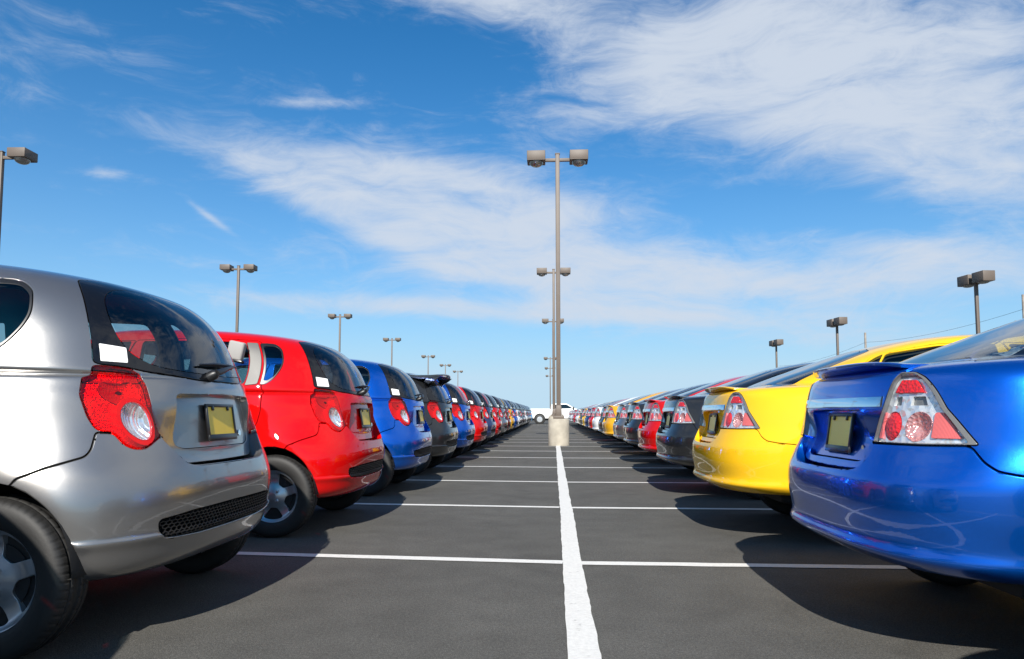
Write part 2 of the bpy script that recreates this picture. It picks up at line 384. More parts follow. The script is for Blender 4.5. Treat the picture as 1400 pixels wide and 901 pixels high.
def wheel_meshes():
    # tyre: lathe with shoulder sipes and three grooves
    prof = [(.183, .070), (.192, .081), (.203, .0865), (.222, .0915), (.245, .0925), (.262, .0895), (.273, .084), (.2805, .0765), (.2845, .069), (.2868, .059),
            (.288, .050), (.2885, .0455), (.2825, .044), (.2825, .039), (.2888, .0375), (.2895, .024), (.2895, .0185), (.283, .017), (.283, .0)]
    full = prof+[(r, -y) for r, y in prof[-2::-1]]; N = 360; k = len(full); V = []; F = []
    for i in range(N):
        a = 2*math.pi*i/N
        for j, (r, y) in enumerate(full):
            ay = abs(y)
            if .048 < ay < .078 and r > .278 and (i % 6) == 0: r -= .0045 if ay < .072 else .002
            if .017 < ay < .040 and r > .286 and ((i+3) % 9) in (0,): r -= .004
            V.append((r*math.cos(a), y, r*math.sin(a)))
    for i in range(N):
        for j in range(k-1): F.append((i*k+j, i*k+j+1, ((i+1) % N)*k+j+1, ((i+1) % N)*k+j))
    tyre = to_mesh('tyre', V, F, [M['rubber']])
    # wheel cover: five broad spokes
    def P(u, w):
        r = np.hypot(u, w); d = .050+.016*np.exp(-(r/.05)**2)-.020*np.exp(-((r-.115)/.05)**2)+.016*np.clip((r-.150)/.03, 0, 1)**2
        return np.stack([u, d, w], -1)
    circ = [(.190*math.cos(t), .190*math.sin(t)) for t in np.linspace(0, 2*math.pi, 120, endpoint=False)]
    loops = []
    for q in range(5):
        c = math.radians(90+36+72*q); L = []
        for r, hw in ((.088, .031), (.125, .030), (.160, .0285)): L.append((c-(math.radians(36)-math.asin(hw/r)), r))
        a0, a1 = L[-1][0], 2*c-L[-1][0]
        arc = [(a0+(a1-a0)*t, .163) for t in np.linspace(.1, .9, 7)]
        L = L[:-1]+[(L[-1][0], .157)]+arc+[(2*c-L[-1][0], .157)]+[(2*c-x, r) for x, r in L[-2::-1]]
        loops.append(('hole%d' % q, round_closed([(r*math.cos(x), r*math.sin(x)) for x, r in L], .012, 3, (1, 1))))
    loops.append(('rim', circ)); g = np.array([(r*math.cos(t), r*math.sin(t)) for r in np.linspace(0.004, .186, 22) for t in np.linspace(0, 2*math.pi, 60, endpoint=False)])
    uv, T, lab = partition(loops, g, P, near=.003, scale=(1, 1))
    rim = shell_mesh('rim', uv, T[lab == 5], P, M['hub'], None, 0., .0025, .022)
    # winding check: face must look +y
    n = rim.polygons[len(rim.polygons)//3].normal
    pass
    bm = bmesh.new()
    for q in range(4):
        a = math.radians(45+90*q); add_tube(bm, [(.047*math.cos(a), .052, .047*math.sin(a)), (.047*math.cos(a), .066, .047*math.sin(a)), (.047*math.cos(a), .0685, .047*math.sin(a))], [.0105, .0100, .006], 12)
    add_tube(bm, [(0, .058, 0), (0, .0700, 0), (0, .0715, 0)], [.026, .0255, .020], 28)
    bolts = bm_mesh('wheel_nuts', bm, M['hub'])
    bm = bmesh.new(); add_tube(bm, [(0, -.06, 0), (0, .012, 0)], [.18, .18], 40); add_tube(bm, [(0, .012, 0), (0, .020, 0)], [.125, .125], 40)
    disc = bm_mesh('brake_drum', bm, M['dark'])
    return tyre, rim, bolts, disc
WHEEL = wheel_meshes()
def add_wheels(sp, axles, yc):
    for ax in axles:
        for sg in (1, -1):
            w = sp.add('wheel', None, None, loc=(ax, sg*yc, .29), rotz=0 if sg > 0 else math.pi)
            for n, m in zip(('tyre', 'rim', 'wheel_nuts', 'brake_drum'), WHEEL): sp.add(n, m, w)

def arch_pts(ax, rx, rz, z0=.0, n=20):
    t = np.linspace(-.35, math.pi+.35, n); return [(ax+rx*math.cos(a), .29+rz*math.sin(a)) for a in t]
def add_liners(sp, axles, rx, rz, w):
    for ax in axles:
        for sg in (1, -1):
            pts = arch_pts(ax, rx+.008, rz+.008, n=26); n = len(pts); V = []
            for d in (w-.045, w-.33): V += [(x, sg*d, max(z, .30)) for x, z in pts]
            F = [(i, i+1, n+i+1, n+i) for i in range(n-1)]+[tuple(range(n, 2*n))]
            sp.add('wheel_arch_liner', to_mesh('wheel_arch_liner', V, F, [M['under']]))
def seats_mesh(xs_rear, xs_front, w, top):
    bm = bmesh.new(); rake = lambda d: Matrix.Rotation(math.radians(d), 3, 'Y')
    add_box(bm, (xs_rear+.12, 0, .72), (.14, w*1.55, .56), .05, 3, rake(-16))
    add_box(bm, (xs_rear+.42, 0, .46), (.52, w*1.55, .16), .05, 3)
    for y in (-.33, .33): add_box(bm, (xs_rear-.0, y, 1.03), (.09, .24, .13), .035, 3, rake(-10))
    for y in (-.36, .36):
        add_box(bm, (xs_front, y, .78), (.15, .48, .62), .06, 3, rake(-18)); add_box(bm, (xs_front+.36, y, .44), (.52, .5, .16), .06, 3)
        add_box(bm, (xs_front-.15, y, top), (.10, .26, .17), .04, 3, rake(-12))
        for dy in (-.06, .06): add_tube(bm, [(xs_front-.10, y+dy, top-.14), (xs_front-.14, y+dy, top-.05)], .006, 6)
    return bm_mesh('seats', bm, M['seat'])
def plate_parts(sp, x, zc, w, h, tilt, parent, mat, P=None):
    R = Matrix.Rotation(math.radians(tilt), 3, 'Y')
    bm = bmesh.new()
    t = .014
    for c, s in (((0, 0, h/2+.004), (.012, w+2*t, t)), ((0, 0, -h/2-.012), (.012, w+2*t, t+.014)), ((0, w/2+t/2, 0), (.0118, t, h+.01)), ((0, -w/2-t/2, 0), (.0118, t, h+.01))):
        add_box(bm, R @ Vector(c)+Vector((x, 0, zc)), s, .003, 2, R)
    for y in (-.30*w, .30*w): add_box(bm, R @ Vector((-.0035, y, h/2-.008))+Vector((x, 0, zc)), (.008, .020, .022), .004, 2, R)
    add_box(bm, R @ Vector((.006, 0, 0))+Vector((x, 0, zc)), (.003, w, h), 0, 1, R)
    f = sp.add('plate_frame', bm_mesh('plate_frame', bm, M['black']), parent)
    bm = bmesh.new(); add_box(bm, R @ Vector((.0005, 0, 0))+Vector((x, 0, zc)), (.002, w, h), .0006, 1, R)
    sp.add('license_plate', bm_mesh('license_plate', bm, mat), parent)

def smooth01(t): t = np.clip(t, 0, 1); return t*t*(3-2*t)
def proj_panel(name, P, sv, mat, off, lift=.0025, r=.001):
    """small sheet stuck on the skin"""
    loop = resample(round_closed(sv, .004), .01); c = np.array(loop).mean(0)
    g = np.array([c+(np.array(loop)-c)*k for k in (.3, .6, .85)]).reshape(-1, 2)
    uv, T, lab = partition([('a', loop)], g, P, near=.002)
    return shell_mesh(name, uv, T[lab == 0], P, mat, 'l' if c[0] > 0 else 'l', 0., r, lift*.8, off=lift)

def build_hatch():
    sk = Skin(HATCH, hatch_drop, (13., 18.), [(.545, .29, .36, .010), (3.03, .29, .36, .010)], sig=.13); L = Locator(sk); K1 = sk.K-1; P = sk.P
    tl = lambda pts: L(tail(pts), (0, 1)); fl = lambda pts: L(flank(pts), (.35, 2.75)); fr = lambda pts: L(tail(pts), (2, 3)); xyz = lambda pts, d=(0, 3): L(pts, d)
    lamp = round_closed(tl([(.631, 1.008), (.594, 1.059), (.490, 1.050), (.471, 1.003), (.468, .89), (.468, .82), (.466, .785), (.495, .770), (.540, .742), (.577, .741), (.603, .760), (.612, .803), (.652, .812), (.658, .861), (.656, .943)]), .016)
    glassL = half_loop([(0, tl([(0, 1.016)])[0][1])]+tl([(.18, 1.018), (.33, 1.030), (.50, 1.056), (.592, 1.066), (.578, 1.115), (.543, 1.25), (.470, 1.385), (.425, 1.422), (.25, 1.440)])+[(0, tl([(0, 1.446)])[0][1])], .05)
    clear = half_loop([(0, tl([(0, 1.045)])[0][1])]+tl([(.25, 1.052), (.40, 1.066), (.475, 1.115), (.490, 1.19), (.478, 1.27), (.440, 1.34), (.37, 1.385), (.25, 1.402)])+[(0, tl([(0, 1.408)])[0][1])], .06)
    v0 = lambda z, d=tl: d([(0, z)])[0][1]
    gate = half_loop([(0, v0(.664))]+tl([(.30, .666), (.350, .669), (.385, .684), (.423, .729), (.455, .774), (.470, .80), (.474, .95), (.49, 1.06)])+[(0, v0(1.06))], .02)
    rec = half_loop([(0, v0(.728))]+tl([(.295, .728), (.343, .740), (.362, .768), (.345, .952)])+[(0, v0(.957))], .02)
    bl = xyz([(.449, .830, .628), (.439, .823, .647), (.363, .784, .682), (.265, .709, .719), (.257, .689, .742), (.262, .655, .807)], (0, 1.2))
    bl = [(bl[0][0]+.05, bl[0][1]-.5)]+bl
    bump = half_loop([(0, -1), (bl[0][0], -1)]+bl+[(.46, v0(.80)), (.36, v0(.79)), (.2, v0(.70)), (0, v0(.70))], .012)
    gril = half_loop([(0, v0(.384))]+tl([(.30, .386), (.47, .394), (.505, .398), (.531, .430), (.540, .466), (.36, .482)])+[(0, v0(.486))], .012)
    arches = []
    for ax in (.545, 3.03):
        p = [q for q in arch_pts(ax, .300, .350) if q[1] > .262]; q = fl(p); a, b = q[0], q[-1]
        arches.append(np.array([(a[0], -1.)]+q+[(b[0], -1.)]))
    qwin = round_closed(fl([(.725, 1.392), (.625, 1.390), (.572, 1.352), (.552, 1.305), (.540, 1.250), (.548, 1.200), (.592, 1.118), (.640, 1.082), (.672, 1.082)]), .02)
    pil = round_closed(fl([(.738, 1.392), (.690, 1.085), (.775, 1.075), (.812, 1.395)]), .008)
    rwin = round_closed(fl([(.818, 1.394), (.785, 1.078), (1.56, 1.062), (1.575, 1.405)]), .03)
    fwin = round_closed(fl([(1.665, 1.404), (1.655, 1.062), (2.52, 1.050), (2.44, 1.10), (2.02, 1.395)]), .03)
    rdoor = round_closed(fl([(.726, 1.412), (.665, 1.11), (.646, 1.02), (.640, .90), (.655, .81), (.690, .745), (.760, .680), (.850, .60), (.905, .50), (.93, .36), (1.60, .36), (1.615, 1.0), (1.625, 1.414)]), .03)
    fdoor = round_closed(fl([(1.632, 1.412), (1.622, 1.0), (1.607, .36), (2.60, .36), (2.655, .70), (2.62, 1.0), (2.50, 1.085), (2.03, 1.412)]), .03)
    ws = half_loop([(3., v0(1.05, fr))]+[(s, v) for s, v in fr([(.55, 1.055), (.62, 1.075), (.54, 1.36), (.46, 1.425)])]+[(3., v0(1.455, fr))], .03) if False else None
    wp = fr([(.0, 1.06), (.55, 1.06), (.63, 1.08), (.56, 1.36), (.48, 1.43), (0, 1.46)])
    ws = round_closed([(3.2, wp[0][1])]+wp[1:-1]+[(3.2, wp[-1][1])], .03)
    hl = round_closed(fr([(.42, .70), (.66, .72), (.74, .80), (.70, .88), (.52, .83)]), .03)
    g0 = fr([(0, .64), (.34, .64), (.38, .72), (0, .74)]); fgr = round_closed([(3.2, g0[0][1]), g0[1], g0[2], (3.2, g0[3][1])], .02)
    g1 = fr([(0, .34), (.48, .34), (.45, .46), (0, .48)]); fin = round_closed([(3.2, g1[0][1]), g1[1], g1[2], (3.2, g1[3][1])], .02)
    fuel = None
    loops = [('lamp', lamp), ('clear', clear), ('frit', glassL), ('recess', rec), ('gate', gate), ('grille', gril), ('archr', arches[0]), ('archf', arches[1]), ('bumper', bump), ('qwin', qwin), ('pillar', pil), ('rwin', rwin), ('fwin', fwin), ('rdoor', rdoor), ('fdoor', fdoor), ('ws', ws), ('hl', hl), ('fgr', fgr), ('fin', fin), ('body', [(0, 0), (3, 0), (3, K1), (0, K1)])]
    uv, T, lab = partition(loops, skin_grid(sk, (64, 44, 34), 5*K1+1), P)
    c = uv[T].mean(1); dom = (c[:, 0] > 0) & (c[:, 0] < 3) & (c[:, 1] > 0) & (c[:, 1] < K1); T, lab = T[dom], lab[dom]
    ix = {n: i for i, (n, _) in enumerate(loops)}; t = lambda *ns: T[np.isin(lab, [ix[n] for n in ns])]
    def Pg(s, v):
        p = P(s, v); p[..., 0] += .060*smooth01((.93-p[..., 2])/.25); return p
    def Prec(s, v):
        p = Pg(s, v); p[..., 0] += .004+.036*smooth01((p[..., 2]-.70)/.26); return p
    sp = Spec(); X = M
    body = sp.add('body', shell_mesh('body', uv, t('body'), P, PAINT0, 'sym', flange=.022), None, True)
    bmp = sp.add('rear_bumper', shell_mesh('rear_bumper', uv, t('bumper'), P, PAINT0, 'sym', r=.006, flange=.085), None, True)
    sp.add('bumper_grille', grille_mesh(sk, tl([(.0, .384)])[0][1], .36, .500, uv, t('grille'), P), bmp)
    gate_i = sp.add('tailgate', shell_mesh('tailgate', uv, t('gate'), Pg, PAINT0, 'sym', r=.003, flange=.05), None, True)
    sp.add('plate_recess', shell_mesh('plate_recess', uv, t('recess'), Prec, PAINT0, 'sym', gap=0., r=.001, flange=.004), gate_i, True)
    plate_parts(sp, .090, .842, .250, .128, 9, gate_i, X['plate'])
    bm = bmesh.new(); add_tube(bm, [(.105, -.20, .780), (.088, -.20, .782)], .014, 18); sp.add('lock', bm_mesh('lock', bm, X['chrome']), gate_i)
    rw = sp.add('rear_window', shell_mesh('rear_window', uv, t('clear'), P, X['glass_rear'], 'sym', 0., .0, 0), None)
    sp.add('window_border', shell_mesh('window_border', uv, t('frit'), P, X['frit'], 'sym', .004, .002, .012), rw)
    sp.add('paper_label', proj_panel('paper_label', P, tl([(.553, 1.145), (.481, 1.134), (.497, 1.072), (.571, 1.075)]), X['sticker'], .002, .003), rw)
    # wiper
    def S(y, z, up=.0):
        s, v = tl([(abs(y), z)])[0]; q = P(np.array([s*np.sign(y) if y else 0.]), np.array([v]))[0]; n = num_normal(P, np.array([s*np.sign(y) if y else 0.]), np.array([v]))[0]; return Vector(q+n*up)
    bm = bmesh.new()
    add_tube(bm, [S(.10, 1.035, .0), S(.10, 1.035, .03), S(.10, 1.035, .042)], [.024, .022, .014], 16)
    add_tube(bm, [S(.105, 1.034, .040), S(.06, 1.045, .046), S(-.02, 1.065, .042), S(-.13, 1.085, .030)], [.016, .014, .010, .007], 8)
    add_tube(bm, [S(.17, 1.082, .014), S(.05, 1.088, .018), S(-.10, 1.092, .018), S(-.24, 1.094, .014)], [.004, .009, .009, .004], 6)
    sp.add('wiper', bm_mesh('wiper', bm, X['wiper']), rw)
    # lamps
    Pin = lambda s, v: P(s, v)-num_normal(P, s, v)*.030
    lensc, lensr = np.array([(.531, .846)]), (.046, .072)
    circ = lambda k: tl([(.531+lensr[0]*k*math.cos(a), .846+lensr[1]*k*math.sin(a)) for a in np.linspace(0, 2*math.pi, 40, endpoint=False)])
    up = tl([(.545+.062*math.cos(a), .965+.055*math.sin(a)) for a in np.linspace(0, 2*math.pi, 32, endpoint=False)])
    gl = np.array([(s, v) for s in np.linspace(.3, .58, 40) for v in np.linspace(4, 14, 60)])
    uv2, T2, l2 = partition([('clear', circ(1.)), ('ring', circ(1.30)), ('upper', up), ('lamp', lamp)], gl, P, near=.003)
    for side in ('l', 'r'):
        lm = sp.add('tail_lamp', shell_mesh('tail_lamp', uv2, T2[np.isin(l2, [1, 2, 3])], P, X['red_lens'], side, .003, .003, .012, off=.003), None)
        sp.add('clear_lens', shell_mesh('clear_lens', uv2, T2[l2 == 0], P, X['clear_lens'], side, .0, .002, .006, off=.0045), lm)
        sp.add('lamp_reflector', shell_mesh('lamp_reflector', uv2, T2[l2 == 3], Pin, X['reflector'], side, -.004, .001, .0), lm)
        sp.add('lamp_ring', shell_mesh('lamp_ring', uv2, T2[l2 == 1], lambda s, v: P(s, v)-num_normal(P, s, v)*.004, X['ring_red'], side, .0, .003, .03), lm)
        def Pb(s, v):
            p = P(s, v); d2 = ((np.abs(p[..., 1])-.531)/lensr[0])**2+((p[..., 2]-.846)/lensr[1])**2
            return p-num_normal(P, s, v)*(.012+.030*np.clip(1-d2, 0, 1))[..., None]
        sp.add('reversing_bulb_bowl', shell_mesh('reversing_bulb_bowl', uv2, T2[l2 == 0], Pb, X['bowl'], side, -.002, .001, .0), lm)
        def Pu(s, v):
            p = P(s, v); d2 = ((np.abs(p[..., 1])-.545)/.062)**2+((p[..., 2]-.965)/.055)**2
            return p-num_normal(P, s, v)*(.024+.022*np.clip(1-d2, 0, 1))[..., None]
        sp.add('brake_bulb_bowl', shell_mesh('brake_bulb_bowl', uv2, T2[l2 == 2], Pu, X['reflector'], side, -.002, .001, .0), lm)
        for n, key in (('rear_door', 'rdoor'), ('front_door', 'fdoor')):
            d = sp.add(n, shell_mesh(n, uv, t(key), P, PAINT0, side, flange=.02), None, True)
            wk = 'rwin' if n == 'rear_door' else 'fwin'
            sp.add('side_window', shell_mesh('side_window', uv, t(wk), P, X['glass_side'], side, .002, .002, .012, off=-.003), d)
            if n == 'rear_door': sp.add('door_pillar', shell_mesh('door_pillar', uv, t('pillar'), P, X['pillar'], side, 0., .002, .01, off=.002), d)
            hx = 1.06 if n == 'rear_door' else 1.98; sg = 1 if side == 'l' else -1
            bm = bmesh.new(); add_box(bm, (hx, sg*.842, .93), (.17, .03, .03), .012, 3); sp.add('door_handle', bm_mesh('door_handle', bm, PAINT0), d, True)
        sp.add('quarter_window', shell_mesh('quarter_window', uv, t('qwin'), P, X['glass_side'], side, .003, .002, .012), None)
        sp.add('headlight', shell_mesh('headlight', uv, t('hl'), P, X['silver_plastic'], side, .004, .003, .012), None)
        sg = 1 if side == 'l' else -1; bm = bmesh.new()
        add_box(bm, (2.48, sg*.90, 1.06), (.11, .17, .13), .04, 3); add_box(bm, (2.50, sg*.80, 1.03), (.05, .10, .05), .015, 2)
        sp.add('side_mirror', bm_mesh('side_mirror', bm, PAINT0), None, True)
        q = qwin.mean(0); big = q+(qwin-q)*1.0; sm = q+(qwin-q)*.80
        uv3, T3, l3 = partition([('in', sm), ('out', big)], np.array([q+(qwin-q)*k for k in (.87, .94)]).reshape(-1, 2), P, near=.002)
        sp.add('quarter_window_border', shell_mesh('quarter_window_border', uv3, T3[l3 == 1], P, X['trim'], side, .002, .001, .006, off=.0015), None)
    sp.add('windshield', shell_mesh('windshield', uv, t('ws'), P, X['glass_side'], 'sym', .004, .002, .01), None)
    sp.add('front_grille', shell_mesh('front_grille', uv, t('fgr', 'fin'), P, X['mesh'], 'sym', .004, .002, .01, off=-.02), None)
    sp.add('interior_lining', offset_shell('interior_lining', uv, t('body', 'gate', 'recess', 'lamp', 'rdoor', 'fdoor', 'pillar'), lambda s, v: Pg(s, v) if False else P(s, v)+np.stack([.07*smooth01((.97-P(s, v)[..., 2])/.2)*(np.abs(s) < 1), 0*s, 0*s], -1), X['lining'], .045), None)
    bm = bmesh.new(); add_box(bm, (1.95, 0, .29), (3.2, 1.36, .10), .04, 2); add_box(bm, (.36, 0, .36), (.44, 1.15, .16), .05, 2); add_tube(bm, [(.10, -.36, .30), (.55, -.36, .30)], .022, 12)
    sp.add('underbody', bm_mesh('underbody', bm, X['under']), None)
    add_liners(sp, (.545, 3.03), .300, .350, .84)
    sp.add('seats', seats_mesh(.78, 1.92, .80, 1.17), None)
    bm = bmesh.new(); add_box(bm, (.52, 0, .985), (.46, .98, .02), .008, 2); sp.add('parcel_shelf', bm_mesh('parcel_shelf', bm, X['lining']), None)
    add_wheels(sp, (.545, 3.03), .728)
    # roof spoiler kept apart: only one car wears it
    bm = bmesh.new()
    prof = [(.62, 1.462), (.45, 1.452), (.25, 1.455), (.135, 1.462), (.120, 1.448), (.140, 1.432), (.30, 1.405), (.42, 1.40), (.60, 1.425)]
    ys = np.linspace(-.60, .60, 25); rows = []
    for y in ys:
        k = abs(y)/.60; dx = .06*k**2; dz = -.030*k**2
        rows.append([bm.verts.new((x+dx*(x < .5), y, z+dz+(.012 if k > .93 else 0)*0)) for x, z in prof])
    for a, b in zip(rows[:-1], rows[1:]):
        for i in range(len(prof)): bm.faces.new((a[i], a[(i+1) % len(prof)], b[(i+1) % len(prof)], b[i]))
    for e in (rows[0], rows[-1]):
        bm.faces.new(e if e is rows[0] else e[::-1])
    for sg in (1, -1):
        add_prism(bm, [(.15, 1.425), (.34, 1.40), (.40, 1.33), (.33, 1.30), (.20, 1.38)], sg*.575-.012, sg*.575+.012)
    bmesh.ops.recalc_face_normals(bm, faces=bm.faces)
    es = [e for e in bm.edges if e.is_manifold and e.calc_face_angle(0) > .6]; bmesh.ops.bevel(bm, geom=es, offset=.006, segments=2, affect='EDGES')
    spoiler = bm_mesh('roof_spoiler', bm, PAINT0, sharp=50)
    return sp, spoiler, sk

def grille_mesh(sk, vlow, a, b, uv, T, P):
    """honeycomb: dark pan set back plus a lattice of raised cell walls that follows the bumper"""
    used, inv = np.unique(T, return_inverse=True); q = uv[used]; t = inv.reshape(T.shape)
    Q = np.vstack([q, q*np.array([-1, 1])]); tri = np.vstack([t[:, ::-1], t+len(q)])
    pos = P(Q[:, 0], Q[:, 1])-num_normal(P, Q[:, 0], Q[:, 1])*.030
    V = [tuple(p) for p in pos]; F = [tuple(f) for f in tri]; fm = [0]*len(F)
    poly = np.array(hull_loop(uv, T))
    smax = q[:, 0].max(); vmin, vmax = q[:, 1].min(), q[:, 1].max()
    # hex lattice in arc length / height, cell ~ 19 mm
    ss = np.linspace(0, smax, 400); yy = P(ss, np.full(400, (vmin+vmax)/2)); arc = np.concatenate([[0], np.cumsum(np.linalg.norm(np.diff(yy, axis=0), axis=1))])
    vv = np.linspace(vmin, vmax, 200); zz = P(np.zeros(200), vv)[:, 2]
    w, h = .030, .0165; segs = []
    for i in range(-26, 27):
        for j in range(0, 8):
            cx = i*w+(w/2 if j % 2 else 0); cz = zz[0]+.003+j*h*.78
            hexa = [(cx+w*.5*x, cz+h*.5*z) for x, z in ((0, 1.05), (.92, .5), (.92, -.5), (0, -1.05), (-.92, -.5), (-.92, .5))]
            segs += [(hexa[k], hexa[(k+1) % 6]) for k in range(3)]
    A = np.array([[p for p in s] for s in segs]).reshape(-1, 2)
    sv = np.stack([np.sign(A[:, 0])*np.interp(np.abs(A[:, 0]), arc, ss), np.interp(A[:, 1], zz, vv)], 1)
    ok = (A[:, 1] > zz[0]-.002) & (A[:, 1] < zz[-1]+.002) & (np.abs(A[:, 0]) < arc[-1]) & inside(poly, np.abs(sv)*np.array([1, 1]))
    ok = ok.reshape(-1, 2).all(1); sv = sv.reshape(-1, 2, 2)[ok]
    for s0, s1 in sv:
        p = P(np.array([s0[0], s1[0]]), np.array([s0[1], s1[1]])); n = num_normal(P, np.array([s0[0], s1[0]]), np.array([s0[1], s1[1]]))
        d = p[1]-p[0]; l = np.linalg.norm(d)
        if l < 1e-4: continue
        e = np.cross(d/l, n[0])*.0020; b0 = len(V)
        for k in (0, 1):
            o = p[k]-n[k]*.006; i_ = p[k]-n[k]*.026
            V += [tuple(o-e), tuple(o+e), tuple(i_+e), tuple(i_-e)]
        F += [(b0, b0+4, b0+5, b0+1), (b0+1, b0+5, b0+6, b0+2), (b0+3, b0+7, b0+4, b0)]; fm += [1]*3
    me = to_mesh('bumper_grille', V, F, [M['under'], M['mesh']], None, fm, False); return me
def hull_loop(uv, T):
    e = np.vstack([T[:, [0, 1]], T[:, [1, 2]], T[:, [2, 0]]]); S = {(int(a), int(b)) for a, b in e}; nx = {a: b for a, b in S if (b, a) not in S}
    st = next(iter(nx)); out = [st]; c = nx[st]
    while c != st and len(out) < 5000: out.append(c); c = nx[c]
    return [tuple(uv[i]) for i in out]

def build_sedan():
    sk = Skin(SEDAN, sedan_drop, (15., 19.), [(.92, .29, .36, .010), (3.40, .29, .36, .010)]); L = Locator(sk); K1 = sk.K-1; P = sk.P
    tl = lambda pts: L(tail(pts), (0, 1)); fl = lambda pts: L(flank(pts), (.35, 2.75)); fr = lambda pts: L(tail(pts), (2, 3)); xyz = lambda pts, d=(0, 1.2): L(pts, d)
    v0 = lambda z, d=tl: d([(0, z)])[0][1]
    def deckp(pts):      # (x,y) on the boot deck / rear glass: search only above the deck edge
        S_, V_ = np.meshgrid(np.linspace(0, 1.0, 500), np.linspace(11.3, K1-1, 700)); Q_ = P(S_, V_); out = []
        for x, y in pts:
            i = ((Q_[..., 0]-x)**2+(Q_[..., 1]-abs(y))**2).argmin(); out.append((float(S_.ravel()[i]), float(V_.ravel()[i])))
        return out
    lampo = [(.377, .766), (.595, .766), (.728, .770), (.640, .892), (.548, 1.004), (.500, 1.024), (.440, 1.026), (.424, .993), (.410, .929), (.386, .834)]
    lamp = round_closed(tl(lampo), .010)
    glp = xyz([(.345, .600, 1.058), (.40, .610, 1.072), (.64, .570, 1.17), (.93, .505, 1.285), (1.12, .455, 1.352)], (0, 1.0))
    ztop = deckp([(1.20, 0.)])[0][1]; zbot = deckp([(.405, 0.)])[0][1]
    gl = half_loop([(0, zbot)]+deckp([(.47, .40)])+glp+[(.22, ztop), (0, ztop)], .03)
    c = np.array([0, gl[:, 1].mean()])
    lid = half_loop([(0, v0(.655))]+tl([(.20, .658), (.305, .664), (.355, .685), (.382, .728), (.376, .766), (.390, .834), (.412, .929), (.426, .993), (.446, 1.026)])+deckp([(.24, .47), (.38, .52), (.50, .50), (.44, .25)])+[(0, zbot+.1)], .02)
    rec = half_loop([(0, v0(.690))]+tl([(.255, .690), (.292, .705), (.284, .76), (.262, .884)])+[(0, v0(.888))], .015)
    bl = xyz([(.47, .838, .668), (.36, .806, .678), (.300, .777, .690), (.272, .750, .718), (.252, .715, .768)])
    bl = [(bl[0][0]+.06, bl[0][1]-.05), (bl[0][0]+.10, bl[0][1]-.7)]+bl if False else [(fl([(.655, .50)])[0][0], fl([(.655, .50)])[0][1]), fl([(.62, .640)])[0]]+bl
    bump = half_loop([(0, -1), (bl[0][0], -1)]+bl+[(.45, v0(.78)), (.28, v0(.79)), (.2, v0(.70)), (0, v0(.70))], .014)
    arches = []
    for ax in (.92, 3.40):
        p = [q for q in arch_pts(ax, .305, .345) if q[1] > .325]; q = fl(p); a, b = q[0], q[-1]; arches.append(np.array([(a[0], -1.)]+q+[(b[0], -1.)]))
    qw = round_closed(fl([(.90, 1.115), (.955, 1.185), (1.09, 1.262), (1.145, 1.285), (1.115, 1.090), (1.0, 1.085)]), .02)
    rwin = round_closed(fl([(1.165, 1.290), (1.135, 1.088), (1.86, 1.075), (1.875, 1.345), (1.5, 1.335)]), .03)
    fwin = round_closed(fl([(1.965, 1.346), (1.955, 1.073), (2.80, 1.060), (2.74, 1.11), (2.36, 1.325)]), .03)
    rdoor = round_closed(fl([(1.10, 1.285), (1.06, 1.05), (1.06, .90), (1.10, .76), (1.22, .66), (1.28, .52), (1.30, .40), (1.90, .40), (1.915, 1.0), (1.925, 1.36), (1.5, 1.352)]), .03)
    fdoor = round_closed(fl([(1.933, 1.358), (1.923, 1.0), (1.908, .40), (2.95, .40), (2.99, .72), (2.95, 1.0), (2.85, 1.085), (2.37, 1.342)]), .03)
    wp = fr([(.0, 1.085), (.55, 1.085), (.63, 1.10), (.55, 1.32), (.46, 1.375), (0, 1.40)]); ws = round_closed([(3.2, wp[0][1])]+wp[1:-1]+[(3.2, wp[-1][1])], .03)
    hl = round_closed(fr([(.44, .74), (.66, .75), (.75, .83), (.70, .91), (.54, .86)]), .03)
    g0 = fr([(0, .66), (.36, .66), (.40, .76), (0, .79)]); fgr = round_closed([(3.2, g0[0][1]), g0[1], g0[2], (3.2, g0[3][1])], .02)
    loops = [('lamp', lamp), ('glass', gl), ('recess', rec), ('lid', lid), ('archr', arches[0]), ('archf', arches[1]), ('bumper', bump), ('qwin', qw), ('rwin', rwin), ('fwin', fwin), ('rdoor', rdoor), ('fdoor', fdoor), ('ws', ws), ('hl', hl), ('fgr', fgr), ('body', [(0, 0), (3, 0), (3, K1), (0, K1)])]
    uv, T, lab = partition(loops, skin_grid(sk, (64, 46, 34), 5*K1+1), P)
    c = uv[T].mean(1); dom = (c[:, 0] > 0) & (c[:, 0] < 3) & (c[:, 1] > 0) & (c[:, 1] < K1); T, lab = T[dom], lab[dom]
    ix = {n: i for i, (n, _) in enumerate(loops)}; t = lambda *ns: T[np.isin(lab, [ix[n] for n in ns])]
    def Pl(s, v):
        p = P(s, v); p[..., 0] += .040*smooth01((.90-p[..., 2])/.14); return p
    def Prec(s, v):
        p = Pl(s, v); p[..., 0] += .020+.018*smooth01((p[..., 2]-.67)/.23); return p
    sp = Spec(); X = M
    sp.add('body', shell_mesh('body', uv, t('body'), P, PAINT0, 'sym', flange=.022), None, True)
    sp.add('rear_bumper', shell_mesh('rear_bumper', uv, t('bumper'), P, PAINT0, 'sym', r=.006, flange=.075), None, True)
    li = sp.add('trunk_lid', shell_mesh('trunk_lid', uv, t('lid'), Pl, PAINT0, 'sym', r=.003, flange=.045), None, True)
    sp.add('plate_recess', shell_mesh('plate_recess', uv, t('recess'), Prec, PAINT0, 'sym', gap=0., r=.001, flange=.004), li, True)
    plate_parts(sp, .110, .800, .225, .128, 9, li, X['plate_pale'])
